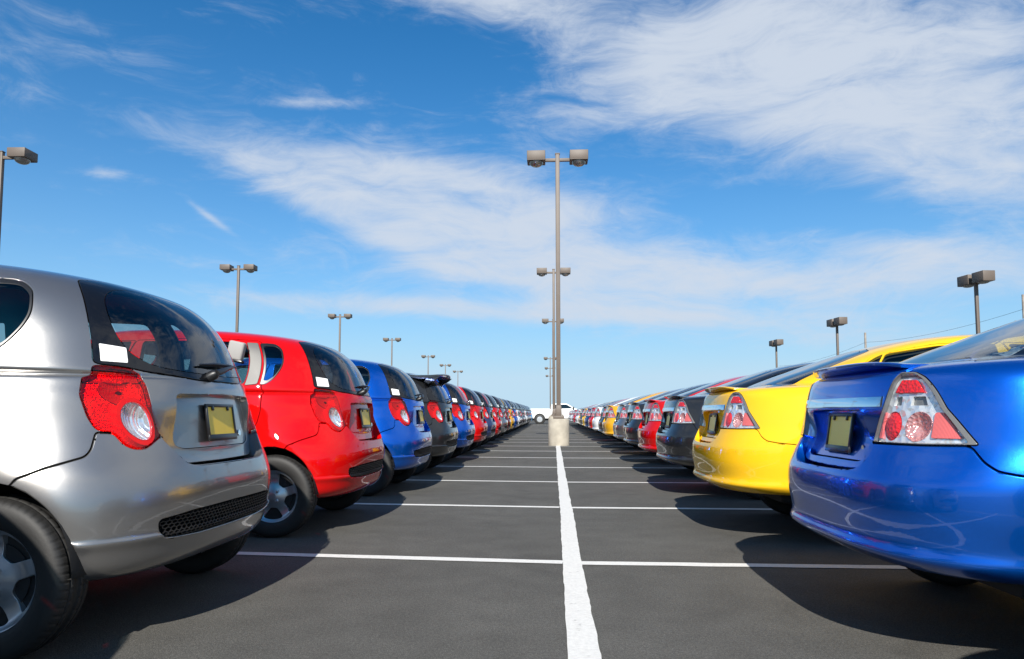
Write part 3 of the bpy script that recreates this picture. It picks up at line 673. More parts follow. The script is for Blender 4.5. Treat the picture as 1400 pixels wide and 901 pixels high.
    bm = bmesh.new(); add_tube(bm, [(.150, -.200, .735), (.118, -.200, .737)], .012, 16); sp.add('lock', bm_mesh('lock', bm, X['chrome']), li)
    # chrome strip across the lid: a curved bar
    def bar(y0, z0, z1, out0, name, mat, nseg=40, back=.03, painted=False):
        bm = bmesh.new(); rows = []
        for y in np.linspace(-y0, y0, nseg):
            row = []
            for z, o in ((z0, -.004), (z0+.003, out0), ((z0+z1)/2, out0*1.15), (z1-.003, out0*.8), (z1, -.004)):
                yy = min(abs(y), y0); s, v = tl([(yy, z)])[0]; q = Pl(np.array([s]), np.array([v]))[0]; row.append(bm.verts.new((q[0]-o, y, z)))
            rows.append(row)
        for a, b in zip(rows[:-1], rows[1:]):
            for i in range(4): bm.faces.new((a[i], a[i+1], b[i+1], b[i]))
        for e in (rows[0], rows[-1]): bm.faces.new(e)
        bmesh.ops.recalc_face_normals(bm, faces=bm.faces); return bm_mesh(name, bm, mat, sharp=50)
    sp.add('chrome_strip', bar(  .395, .897, .940, .008, 'chrome_strip', X['chrome']), li)
    # lip spoiler on the edge of the lid
    bm = bmesh.new(); rows = []
    for y in np.linspace(-.43, .43, 37):
        k = abs(y)/.43; e = .055*k**2.2; hgt = .022*(1-k**5)+.002; th = .02
        s, v = deckp([(.215+e, y)])[0]; q = P(np.array([s]), np.array([v]))[0]
        x0 = .085+e+.03*k**6; zt = q[2]+hgt*.9
        prof = [(.27+e, q[2]+.001), (.20+e, q[2]+hgt*.45), (.135+e, q[2]+hgt*.82), (x0+.010, zt), (x0, zt-.005), (x0+.004, zt-.013), (x0+.045, q[2]-.014+hgt*.3), (.16+e, q[2]-.016)]
        rows.append([bm.verts.new((a, y, b)) for a, b in prof])
    n = len(rows[0])
    for a, b in zip(rows[:-1], rows[1:]):
        for i in range(n): bm.faces.new((a[i], a[(i+1) % n], b[(i+1) % n], b[i]))
    bm.faces.new(rows[0]); bm.faces.new(rows[-1][::-1]); bmesh.ops.recalc_face_normals(bm, faces=bm.faces)
    sp.add('lip_spoiler', bm_mesh('lip_spoiler', bm, PAINT0, sharp=40), li, True)
    # rear window: glass with a painted border
    cen = np.array([0., (zbot+ztop)/2]); inn = gl.copy(); inn[:, 0] *= .88; inn[:, 1] = cen[1]+(inn[:, 1]-cen[1])*.90
    gg = np.array([(s, v) for s in np.linspace(-.9, .9, 80) for v in np.linspace(zbot-1, ztop+1, 60)])
    uvg, Tg, lg = partition([('in', inn), ('out', gl)], gg, P)
    cg = uvg[Tg].mean(1)
    rw = sp.add('rear_window', shell_mesh('rear_window', uvg, Tg[lg == 0], P, X['glass_rear'], None, 0., 0., 0), None)
    sp.add('window_border', shell_mesh('window_border', uvg, Tg[lg == 1], P, X['frit'], None, .004, .002, .012), rw)
    # lamps
    gl2 = np.array([(s, v) for s in np.linspace(.2, .7, 60) for v in np.linspace(5, 14, 70)])
    def toward(poly, k, c=(.52, .86)): return [(c[0]+(y-c[0])*k, c[1]+(z-c[1])*k) for y, z in poly]
    lamp_in = round_closed(tl([(.381, .771), (.595, .773), (.706, .777), (.625, .889), (.538, .998), (.500, 1.016), (.444, 1.018), (.429, .990), (.415, .929), (.391, .838)]), .008)
    top = round_closed(tl([(.440, .950), (.556, .950), (.518, .998), (.457, 1.000)]), .006)
    bulb = [(.446+.042*math.cos(a), .832+.054*math.sin(a)) for a in np.linspace(0, 2*math.pi, 30, endpoint=False)]
    bulb2 = [(.553+.048*math.cos(a), .832+.052*math.sin(a)) for a in np.linspace(0, 2*math.pi, 30, endpoint=False)]
    blk = round_closed(tl([(.608, .792), (.690, .792), (.632, .880), (.606, .880)]), .006)
    blk2 = round_closed(tl([(.390, .785), (.404, .785), (.412, .880), (.404, .880)]), .004)
    grey = [round_closed(tl([(.432, .905), (.472, .905), (.470, .940), (.442, .940)]), .004), round_closed(tl([(.510, .905), (.575, .905), (.560, .940), (.512, .940)]), .004)]
    uv2, T2, l2 = partition([('top', top), ('b1', tl(bulb)), ('b2', tl(bulb2)), ('blk', blk), ('blk2', blk2), ('g1', grey[0]), ('g2', grey[1]), ('in', lamp_in), ('lamp', lamp)], gl2, P, near=.003)
    for side in ('l', 'r'):
        lm = sp.add('tail_lamp', shell_mesh('tail_lamp', uv2, T2[(l2 >= 0) & (l2 < 8)], P, X['clear_lens'], side, 0., .003, .008, off=.005), None)
        sp.add('lamp_edge', shell_mesh('lamp_edge', uv2, T2[l2 == 8], P, X['grey_edge'], side, .003, .002, .02, off=.002), lm)
        Pin = lambda d: (lambda s, v: P(s, v)-num_normal(P, s, v)*d)
        sp.add('lamp_housing', shell_mesh('lamp_housing', uv2, T2[l2 == 7], Pin(.018), X['silver_plastic'], side, -.003, .001, .02), lm)
        sp.add('brake_optic', shell_mesh('brake_optic', uv2, T2[l2 == 0], Pin(.008), X['red_plastic'], side, 0., .002, .012), lm)
        def Pball(cy, cz, ry, rz):
            def f(s, v):
                p = P(s, v); d2 = ((np.abs(p[..., 1])-cy)/ry)**2+((p[..., 2]-cz)/rz)**2
                return p-num_normal(P, s, v)*(.026-.018*np.sqrt(np.clip(1-d2, 0, 1)))[..., None]
            return f
        def Pdish(cy, cz, ry, rz):
            def f(s, v):
                p = P(s, v); d2 = ((np.abs(p[..., 1])-cy)/ry)**2+((p[..., 2]-cz)/rz)**2
                return p-num_normal(P, s, v)*(.016+.030*np.clip(1-d2, 0, 1))[..., None]
            return f
        sp.add('tail_optic', shell_mesh('tail_optic', uv2, T2[l2 == 1], Pball(.446, .832, .042, .054), X['red_plastic'], side, 0., .001, .004), lm)
        sp.add('reversing_optic', shell_mesh('reversing_optic', uv2, T2[l2 == 2], Pdish(.553, .832, .048, .052), X['rev_optic'], side, 0., .001, .004), lm)
        sp.add('side_reflector', shell_mesh('side_reflector', uv2, T2[np.isin(l2, [3, 4])], Pin(.010), X['pale_red'], side, 0., .001, .01), lm)
        sp.add('indicator_optic', shell_mesh('indicator_optic', uv2, T2[np.isin(l2, [5, 6])], Pin(.030), X['grey_edge'], side, 0., .001, .0), lm)
        for n, key in (('rear_door', 'rdoor'), ('front_door', 'fdoor')):
            d = sp.add(n, shell_mesh(n, uv, t(key), P, PAINT0, side, flange=.02), None, True)
            sp.add('side_window', shell_mesh('side_window', uv, t('rwin' if n == 'rear_door' else 'fwin'), P, X['glass_side'], side, .002, .002, .012, off=-.003), d)
            hx = 1.20 if n == 'rear_door' else 2.10; sg = 1 if side == 'l' else -1
            bm = bmesh.new(); add_box(bm, (hx, sg*.853, .93), (.17, .03, .03), .012, 3); sp.add('door_handle', bm_mesh('door_handle', bm, PAINT0), d, True)
        sp.add('quarter_window', shell_mesh('quarter_window', uv, t('qwin'), P, X['glass_side'], side, .003, .002, .012), None)
        sp.add('headlight', shell_mesh('headlight', uv, t('hl'), P, X['silver_plastic'], side, .004, .003, .012), None)
        sg = 1 if side == 'l' else -1; bm = bmesh.new()
        add_box(bm, (2.78, sg*.91, 1.06), (.11, .17, .13), .04, 3); add_box(bm, (2.80, sg*.81, 1.03), (.05, .10, .05), .015, 2); sp.add('side_mirror', bm_mesh('side_mirror', bm, PAINT0), None, True)
    sp.add('windshield', shell_mesh('windshield', uv, t('ws'), P, X['glass_side'], 'sym', .004, .002, .01), None)
    sp.add('front_grille', shell_mesh('front_grille', uv, t('fgr'), P, X['mesh'], 'sym', .004, .002, .01, off=-.02), None)
    sp.add('interior_lining', offset_shell('interior_lining', uv, t('body', 'lid', 'recess', 'lamp', 'rdoor', 'fdoor'), lambda s, v: P(s, v)+np.stack([.07*smooth01((1.0-P(s, v)[..., 2])/.2)*(np.abs(s) < 1), 0*s, 0*s], -1), X['lining'], .045), None)
    bm = bmesh.new(); add_box(bm, (2.2, 0, .31), (3.6, 1.38, .10), .04, 2); add_box(bm, (.50, 0, .42), (.62, 1.2, .14), .05, 2); sp.add('underbody', bm_mesh('underbody', bm, X['under']), None)
    add_liners(sp, (.92, 3.40), .305, .345, .855)
    sp.add('seats', seats_mesh(1.12, 2.28, .80, 1.16), None)
    bm = bmesh.new(); add_box(bm, (.86, 0, 1.02), (.66, 1.10, .02), .008, 2); sp.add('parcel_shelf', bm_mesh('parcel_shelf', bm, X['lining']), None)
    add_wheels(sp, (.92, 3.40), .742)
    return sp, sk

def instantiate(sp, name, loc, rotz, pmat, label, cat, group=None, extra=(), skip=()):
    root = bpy.data.objects.new(name, None); C.objects.link(root); root.location = loc; root.rotation_euler = (0, 0, rotz); root.empty_display_size = .3
    root['label'] = label; root['category'] = cat
    if group: root['group'] = group
    objs = []
    for (n, me, par, painted, lb, l, rz) in list(sp.e)+list(extra):
        if n in skip: objs.append(None); continue
        o = bpy.data.objects.new(n, me); C.objects.link(o); o.parent = root if par is None else objs[par]
        o.location = l; o.rotation_euler = (0, 0, rz)
        if me is None: o.empty_display_size = .2
        if painted: o.material_slots[0].link = 'OBJECT'; o.material_slots[0].material = pmat
        if lb: o['label'] = lb
        objs.append(o)
    return root, objs
# ---------------------------------------------------------------- light, sky, camera
SC = bpy.context.scene
PITCH = math.radians(4.2); FPX = 1000.; HOR = 565.; VPX = 753.; CAMH = .875
YAW = math.atan((VPX-700)/FPX*math.cos(PITCH))
ELEV, AZ = math.radians(34.5), math.radians(180.)
def sky():
    w = bpy.data.worlds.new('World'); SC.world = w; w.use_nodes = True; nt = w.node_tree; nt.nodes.clear()
    out = nd(nt, 'ShaderNodeOutputWorld'); bg = nd(nt, 'ShaderNodeBackground', i_Strength=.058)
    st = nd(nt, 'ShaderNodeTexSky', sky_type='NISHITA', sun_disc=False, sun_elevation=ELEV, sun_rotation=AZ, altitude=100., air_density=1.0, dust_density=.55, ozone_density=3.0)
    tc = nd(nt, 'ShaderNodeTexCoord'); sx = nd(nt, 'ShaderNodeSeparateXYZ'); nt.links.new(tc.outputs['Generated'], sx.inputs[0])
    def m(op, a, b=None, c=None, clamp=False):
        n = nd(nt, 'ShaderNodeMath', operation=op); n.use_clamp = clamp
        for i, v in enumerate((a, b, c)):
            if v is None: continue
            if isinstance(v, (int, float)): n.inputs[i].default_value = v
            else: nt.links.new(v, n.inputs[i])
        return n.outputs[0]
    x, y, z = sx.outputs
    # bearing and height of the direction (flat-sky coordinates that run on round the dome)
    az = m('ARCTAN2', x, y); el = m('ARCTAN2', z, m('SQRT', m('ADD', m('MULTIPLY', x, x), m('MULTIPLY', y, y))))
    cv = nd(nt, 'ShaderNodeCombineXYZ'); nt.links.new(az, cv.inputs[0]); nt.links.new(el, cv.inputs[1])
    # warp
    n0 = nd(nt, 'ShaderNodeTexNoise', i_Scale=3.2, i_Detail=3.); nt.links.new(cv.outputs[0], n0.inputs['Vector'])
    wv = nd(nt, 'ShaderNodeVectorMath', operation='MULTIPLY_ADD'); nt.links.new(n0.outputs['Color'], wv.inputs[0]); wv.inputs[1].default_value = (.22, .10, 0); nt.links.new(cv.outputs[0], wv.inputs[2])
    def streak(sc, rot, detail, rough, dist=0.):
        mp = nd(nt, 'ShaderNodeMapping'); mp.inputs['Rotation'].default_value = (0, 0, rot); mp.inputs['Scale'].default_value = sc
        nt.links.new(wv.outputs[0], mp.inputs[0])
        n = nd(nt, 'ShaderNodeTexNoise', i_Scale=1., i_Detail=detail, i_Roughness=rough, i_Distortion=dist); nt.links.new(mp.outputs[0], n.inputs['Vector']); return n.outputs['Fac']
    na = streak((3.4, 14.0, 1), .16, 10., .64, .5); nb = streak((9.0, 26.0, 1), .05, 10., .68, .9); nc = streak((1.8, 5.0, 1), .30, 6., .58, .3)
    tex = m('ADD', m('MULTIPLY', na, .46), m('ADD', m('MULTIPLY', nb, .34), m('MULTIPLY', nc, .20)))
    # where the veils lie: long soft ellipses (bearing, height, half length, half height, tilt, weight)
    total = None
    for (a, e, ra, re, t, wgt) in CLOUDS:
        ct, s_ = math.cos(t), math.sin(t)
        dx = m('SUBTRACT', az, a); dy = m('SUBTRACT', el, e)
        u = m('MULTIPLY', m('ADD', m('MULTIPLY', dx, ct), m('MULTIPLY', dy, s_)), 1/ra); v = m('MULTIPLY', m('SUBTRACT', m('MULTIPLY', dy, ct), m('MULTIPLY', dx, s_)), 1/re)
        g = m('MULTIPLY', m('POWER', 2.718, m('MULTIPLY', m('ADD', m('MULTIPLY', u, u), m('MULTIPLY', v, v)), -1.)), wgt)
        total = g if total is None else m('ADD', total, g)
    total = m('MINIMUM', total, 1.05)
    d = m('ADD', m('MULTIPLY', m('SUBTRACT', tex, .5), 4.6), m('SUBTRACT', m('MULTIPLY', total, 1.32), .10))
    mask = nd(nt, 'ShaderNodeMapRange', interpolation_type='SMOOTHSTEP', i_1=0., i_2=1.55, i_3=0., i_4=.93); nt.links.new(d, mask.inputs[0])
    # wide veil towards the horizon
    hz = m('MINIMUM', m('MULTIPLY', m('POWER', 2.718, m('MULTIPLY', m('MAXIMUM', el, 0.), -7.)), 1.35), .96)
    tint = nd(nt, 'ShaderNodeMix', data_type='RGBA', blend_type='MULTIPLY'); tint.inputs['Factor'].default_value = 1.; nt.links.new(st.outputs[0], tint.inputs[6]); tint.inputs[7].default_value = SKYTINT
    veil = nd(nt, 'ShaderNodeMix', data_type='RGBA'); nt.links.new(hz, veil.inputs['Factor']); nt.links.new(tint.outputs[2], veil.inputs[6]); veil.inputs[7].default_value = VEILCOL
    mix = nd(nt, 'ShaderNodeMix', data_type='RGBA'); nt.links.new(mask.outputs[0], mix.inputs['Factor']); nt.links.new(veil.outputs[2], mix.inputs[6]); mix.inputs[7].default_value = CLOUDCOL
    nt.links.new(mix.outputs[2], bg.inputs[0]); nt.links.new(bg.outputs[0], out.inputs[0])
SKYTINT = (.10, .99, 1.54, 1); CLOUDCOL = (7.3, 8.1, 9.3, 1); VEILCOL = (6.2, 8.4, 10.2, 1)
CLOUDS = [(0.364, 0.410, 0.36, 0.11, -0.300, 1.25), (0.519, 0.272, 0.117, 0.0317, -0.288, 0.60), (-0.264, 0.306, 0.250, 0.0445, -0.146, 0.95), (-0.053, 0.272, 0.221, 0.0495, -0.170, 0.85), (-0.214, 0.235, 0.230, 0.0233, -0.341, 0.60), (0.147, 0.181, 0.36, 0.034, -0.075, 1.1), (-0.193, 0.145, 0.320, 0.0177, -0.003, 0.65), (0.097, 0.131, 0.317, 0.0138, -0.040, 0.50), (-0.074, 0.524, 0.175, 0.0260, -0.187, 0.60), (0.456, 0.198, 0.156, 0.0222, -0.177, 0.70), (-0.333, 0.396, 0.063, 0.0069, 0.091, 0.55), (-0.569, 0.283, 0.040, 0.0067, 0.092, 0.50), (-0.451, 0.246, 0.033, 0.0046, -0.564, 0.60), (0.286, 0.104, 0.321, 0.0264, -0.052, 0.45), (0.298, 0.256, 0.161, 0.0234, -0.159, -0.60), (-0.237, 0.461, 0.205, 0.0332, 0.033, -0.30), (0.110, 0.398, 0.161, 0.0538, 0.181, 0.35), 
          (1.45, .75, .75, .30, .1, 1.0), (-1.45, .75, .75, .30, -.1, .95),
          (2.6, .5, .9, .16, .1, .8), (-2.4, .4, .8, .14, -.1, .7), (3.0, .25, 1.2, .08, 0, .6), (1.5, .45, .5, .2, .1, .6), (-1.6, .3, .5, .12, 0, .5)]
sky()
sun = bpy.data.lights.new('sun', 'SUN'); sun.energy = 5.0; sun.angle = math.radians(.53); sun.color = (1., .945, .86)
so = bpy.data.objects.new('sun', sun); C.objects.link(so); so.rotation_euler = (math.pi/2-ELEV, 0, math.radians(0.)); so.location = (0, -30, 30)
cd = bpy.data.cameras.new('camera'); co = bpy.data.objects.new('camera', cd); C.objects.link(co); SC.camera = co
co.location = (0, 0, CAMH); co.rotation_euler = (math.pi/2+PITCH, 0, YAW)
cd.sensor_width = 36; cd.lens = 36*FPX/1400; cd.shift_y = (HOR-FPX*math.tan(PITCH)-450.5)/1400; cd.clip_start = .05; cd.clip_end = 6000
SC.view_settings.view_transform = 'Standard'; SC.view_settings.look = 'None'; SC.view_settings.exposure = .6; SC.view_settings.gamma = 1.
SC.cycles.max_bounces = 10; SC.cycles.transparent_max_bounces = 24; SC.cycles.glossy_bounces = 6; SC.cycles.transmission_bounces = 8; SC.cycles.use_denoising = True

# ---------------------------------------------------------------- ground and paint
def asphalt():
    m, nt, b = nodes('asphalt'); tc = nd(nt, 'ShaderNodeTexCoord')
    big = nd(nt, 'ShaderNodeTexNoise', i_Scale=.55, i_Detail=6., i_Roughness=.6); mid = nd(nt, 'ShaderNodeTexNoise', i_Scale=4., i_Detail=5.); fine = nd(nt, 'ShaderNodeTexNoise', i_Scale=260., i_Detail=2.); vor = nd(nt, 'ShaderNodeTexVoronoi', i_Scale=170.)
    stain = nd(nt, 'ShaderNodeTexNoise', i_Scale=1.3, i_Detail=3., i_Distortion=1.2)
    for n in (big, mid, fine, vor, stain): nt.links.new(tc.outputs['Object'], n.inputs['Vector'])
    r = nd(nt, 'ShaderNodeValToRGB'); r.color_ramp.elements[0].position = .3; r.color_ramp.elements[0].color = (.086, .083, .075, 1); r.color_ramp.elements[1].position = .72; r.color_ramp.elements[1].color = (.118, .114, .103, 1)
    nt.links.new(big.outputs['Fac'], r.inputs[0])
    def mult(a, src, lo, hi, t0=.3, t1=.7):
        x = nd(nt, 'ShaderNodeMapRange', i_1=t0, i_2=t1, i_3=lo, i_4=hi); nt.links.new(src, x.inputs[0])
        k = nd(nt, 'ShaderNodeMix', data_type='RGBA', blend_type='MULTIPLY'); k.inputs['Factor'].default_value = 1.; nt.links.new(a, k.inputs[6]); nt.links.new(x.outputs[0], k.inputs[7]); return k.outputs[2]
    c = mult(r.outputs[0], mid.outputs['Fac'], .90, 1.10); c = mult(c, fine.outputs['Fac'], .60, 1.45); spk = nd(nt, 'ShaderNodeTexNoise', i_Scale=75., i_Detail=4., i_Roughness=.7); nt.links.new(tc.outputs['Object'], spk.inputs['Vector']); c = mult(c, spk.outputs['Fac'], .74, 1.26); c = mult(c, vor.outputs['Distance'], 1.25, .75, 0., .6); c = mult(c, stain.outputs['Fac'], .84, 1.0, .26, .38)
    nt.links.new(c, b.inputs['Base Color']); b.inputs['Roughness'].default_value = .88; b.inputs['Specular IOR Level'].default_value = .25
    u = nd(nt, 'ShaderNodeBump', i_Strength=.45, i_Distance=.004); nt.links.new(vor.outputs['Distance'], u.inputs['Height']); nt.links.new(u.outputs['Normal'], b.inputs['Normal']); return m
def road_paint():
    m, nt, b = nodes('road_paint'); tc = nd(nt, 'ShaderNodeTexCoord')
    n = nd(nt, 'ShaderNodeTexNoise', i_Scale=14., i_Detail=8., i_Roughness=.7); v = nd(nt, 'ShaderNodeTexVoronoi', i_Scale=170.); f = nd(nt, 'ShaderNodeTexNoise', i_Scale=60., i_Detail=4.)
    for q in (n, v, f): nt.links.new(tc.outputs['Object'], q.inputs['Vector'])
    r = nd(nt, 'ShaderNodeValToRGB'); e = r.color_ramp.elements; e[0].position = .27; e[0].color = (.30, .29, .27, 1); e[1].position = .40; e[1].color = (.66, .65, .615, 1)
    nt.links.new(n.outputs['Fac'], r.inputs[0])
    x = nd(nt, 'ShaderNodeMapRange', i_1=.3, i_2=.7, i_3=.90, i_4=1.06); nt.links.new(f.outputs['Fac'], x.inputs[0])
    k = nd(nt, 'ShaderNodeMix', data_type='RGBA', blend_type='MULTIPLY'); k.inputs['Factor'].default_value = 1.; nt.links.new(r.outputs[0], k.inputs[6]); nt.links.new(x.outputs[0], k.inputs[7]); nt.links.new(k.outputs[2], b.inputs['Base Color'])
    b.inputs['Roughness'].default_value = .75; u = nd(nt, 'ShaderNodeBump', i_Strength=.35, i_Distance=.003); nt.links.new(v.outputs['Distance'], u.inputs['Height']); nt.links.new(u.outputs['Normal'], b.inputs['Normal']); return m
def setting(name, me):
    o = bpy.data.objects.new(name, me); C.objects.link(o); o['kind'] = 'structure'; return o
AS, RP = asphalt(), road_paint()
setting('ground', to_mesh('ground', [(-2500, -400, 0), (2500, -400, 0), (2500, 4000, 0), (-2500, 4000, 0)], [(0, 1, 2, 3)], [AS]))
rng = random.Random(4)
def strip(p0, p1, w, z=.004):
    """painted line with a slightly ragged edge"""
    p0, p1 = Vector((*p0, z)), Vector((*p1, z)); d = p1-p0; L = d.length; d.normalize(); n = Vector((-d.y, d.x, 0)); k = max(2, int(L/.06)); V = []
    jl = jr = 0.
    for i in range(k+1):
        jl = jl*.75+rng.gauss(0, .0016); jr = jr*.75+rng.gauss(0, .0016); c = p0+d*(L*i/k)
        V += [c+n*(w/2+jl), c-n*(w/2+jr)]
    return to_mesh('painted_line', V, [(2*i, 2*i+1, 2*i+3, 2*i+2) for i in range(k)], [RP])
SP = 2.52; D1 = 4.38                       # stall pitch and distance of the first visible line
setting('centre_line', strip((.101, -1.), (.36, 58.), .112, .006))
for k in range(-2, 22):
    y = D1+SP*k
    setting('stall_line', strip((.05+.004*y, y+.0), (-5.6, y+.085*5.6), .095, .004)); setting('stall_line', strip((.15+.004*y, y-.02), (5.9, y-.02-.012*5.9), .095, .004))

# ---------------------------------------------------------------- lamps
BR = plain('bronze_paint', (.115, .090, .072), .55, 0., vary=.08); CON = plain('concrete', (.36, .325, .265), .85, bump=(45, .5, .004), vary=.22); LAMPG = glass('lamp_glass', (.75, .76, .72), 1.5); REF = plain('lamp_reflector_plate', (.35, .36, .35), .25, .8)
def lamp_parts(hpole, headw, headh, headd, reach, base, pw=.118):
    sp = Spec()
    if base:
        bm = bmesh.new(); n = 40; pr = [(.285, 0), (.285, .69), (.275, .715), (.255, .725), (0, .725)]; prev = None
        for r, z in pr:
            ring = [bm.verts.new((r*math.cos(2*math.pi*i/n), r*math.sin(2*math.pi*i/n), z)) for i in range(n)] if r else [bm.verts.new((0, 0, z))]
            if prev:
                for i in range(n):
                    bm.faces.new((prev[i], prev[(i+1) % n], ring[(i+1) % n], ring[i])) if len(ring) > 1 else bm.faces.new((prev[i], prev[(i+1) % n], ring[0]))
            prev = ring
        sp.add('pedestal', bm_mesh('pedestal', bm, CON)); z0 = .725
    else: z0 = 0.
    bm = bmesh.new(); add_box(bm, (0, 0, z0+.04), (.30, .30, .08), .012, 2); add_box(bm, (0, 0, z0+.22), (pw+.06, pw+.06, .30), .02, 2, taper=(.85, .85))
    for a in (1, -1):
        for b in (1, -1): add_tube(bm, [(a*.115, b*.115, z0+.08), (a*.115, b*.115, z0+.12)], .016, 8)
    sp.add('base_plate', bm_mesh('base_plate', bm, BR))
    bm = bmesh.new(); add_box(bm, (0, 0, (z0+.1+hpole)/2), (pw, pw, hpole-z0-.1), .012, 2); add_box(bm, (0, 0, hpole+.01), (pw+.02, pw+.02, .03), .006, 1); sp.add('pole', bm_mesh('pole', bm, BR))
    bm = bmesh.new(); add_box(bm, (0, 0, hpole-.16), (2*reach, .07, .09), .008, 2); sp.add('arm', bm_mesh('arm', bm, BR))
    for sg in (1, -1):
        bm = bmesh.new(); cx = sg*(reach+headw/2)
        add_box(bm, (cx, 0, hpole-.10+.02), (headw, headd, headh), .014, 2)
        add_box(bm, (cx, 0, hpole-.10+.02-headh/2-.004), (headw*.98, headd*.98, .02), .004, 1)
        h = sp.add('lamp_head', bm_mesh('lamp_head', bm, BR))
        bm = bmesh.new(); bmesh.ops.create_uvsphere(bm, u_segments=24, v_segments=12, radius=1.)
        for v in bm.verts: v.co = Vector((cx+v.co.x*headw*.38, v.co.y*headd*.40, hpole-.095-headh/2+min(v.co.z, 0)*(.13 if hpole > 7 else .07)))
        sp.add('lens', bm_mesh('lens', bm, REF), h)
    return sp
def put(sp, name, loc, rz, label, cat, group): return instantiate(sp, name, loc, rz, None, label, cat, group)
LC = lamp_parts(8.12, .51, .255, .50, .34, True); LL = lamp_parts(8.12, .50, .24, .56, .34, False); LR = lamp_parts(5.95, .62, .36, .46, .10, False, .11)
for i, (px, d, lb) in enumerate(((.215, 20.1, 'tall bronze twin-head lamp post on the nearest round concrete pedestal in the aisle'), (.17, 36.6, 'bronze twin-head lamp post standing second along the aisle, close behind the nearest one'), (.197, 56.4, 'thin bronze twin-head lamp post third along the aisle, just before the white pickup'), (-.04, 95.1, 'tiny twin-head lamp post beyond the white pickup, highest of the far aisle posts'), (-.09, 116., 'tiny twin-head lamp post beyond the white pickup, middle of the far aisle posts'), (-.11, 140., 'tiny twin-head lamp post beyond the white pickup, lowest of the far aisle posts'))):
    put(LC, 'lamp_post', (px, d, 0), 0, lb, 'lamp post', 'lamp posts down the middle of the aisle')
names = ('cut off at the photo edge above the silver hatchback', 'rising above the roof of the nearest red hatchback', 'rising above the rear window of the nearest red hatchback', 'rising above the roof of the nearest blue hatchback', 'small, above the roof of the black spoiler hatchback', 'small, just above the spoiler of the black hatchback', 'smallest, above the blue hatchback past the black one')
for i, (x, d) in enumerate(((-15.23, 19.1), (-15.35, 34.9), (-15.48, 52.8), (-15.37, 70.), (-15.39, 91.2), (-15.65, 108.1), (-15.86, 124.5))):
    put(LL, 'lamp_post', (x, d, 0), math.radians(2), 'bronze twin-head lamp post '+names[i], 'lamp post', 'lamp posts behind the hatchback row')
for i, (x, d) in enumerate(((15.81, 27.8), (15.67, 40.7), (15.99, 52.6))):
    put(LR, 'lamp_post', (x, d, 0), math.radians(96), 'dark box-headed lamp post '+('behind the blue sedan, the largest beyond the sedan row', 'above the roof of the yellow sedan', 'above the black sedan, smallest beyond the sedan row')[i], 'lamp post', 'lamp posts behind the sedan row')
# utility poles and wires
WOOD = plain('weathered_wood', (.30, .26, .22), .9, vary=.2); WIRE = plain('wire_black', (.05, .05, .055), .6)
def util_pole(x, y, h, lb):
    sp = Spec(); bm = bmesh.new(); add_tube(bm, [(0, 0, 0), (0, 0, h)], [.17, .12], 12); sp.add('pole', bm_mesh('pole', bm, WOOD))
    bm = bmesh.new(); add_box(bm, (0, 0, h-2.3), (1.6, .10, .12), .01, 1)
    for q in (-.7, -.3, .3, .7): add_tube(bm, [(q, 0, h-2.24), (q, 0, h-2.08)], .05, 8)
    sp.add('crossarm', bm_mesh('crossarm', bm, WOOD)); put(sp, 'utility_pole', (x, y, 0), math.radians(-60), lb, 'utility pole', None)
util_pole(38.8, 92., 10.8, 'grey wooden utility pole with wires above the yellow sedan'); util_pole(39.0, 62., 10.65, 'grey wooden utility pole cut off at the edge beside the blue sedan roof')
bm = bmesh.new()
def wire(a, b, sag, r=.013):
    a, b = Vector(a), Vector(b); add_tube(bm, [a.lerp(b, t)-Vector((0, 0, sag*4*t*(1-t))) for t in np.linspace(0, 1, 14)], r, 5)
for dz in (-1.2, -2.2): wire((38.8, 92, 10.8+dz), (39.0, 62, 10.65+dz), .55); wire((38.8, 92, 10.8+dz), (38.4, 125, 10.+dz), .6)
o = bpy.data.objects.new('overhead_wire', bm_mesh('overhead_wire', bm, WIRE)); C.objects.link(o); o['label'] = 'thin black overhead wires strung between the two utility poles'; o['category'] = 'wire'

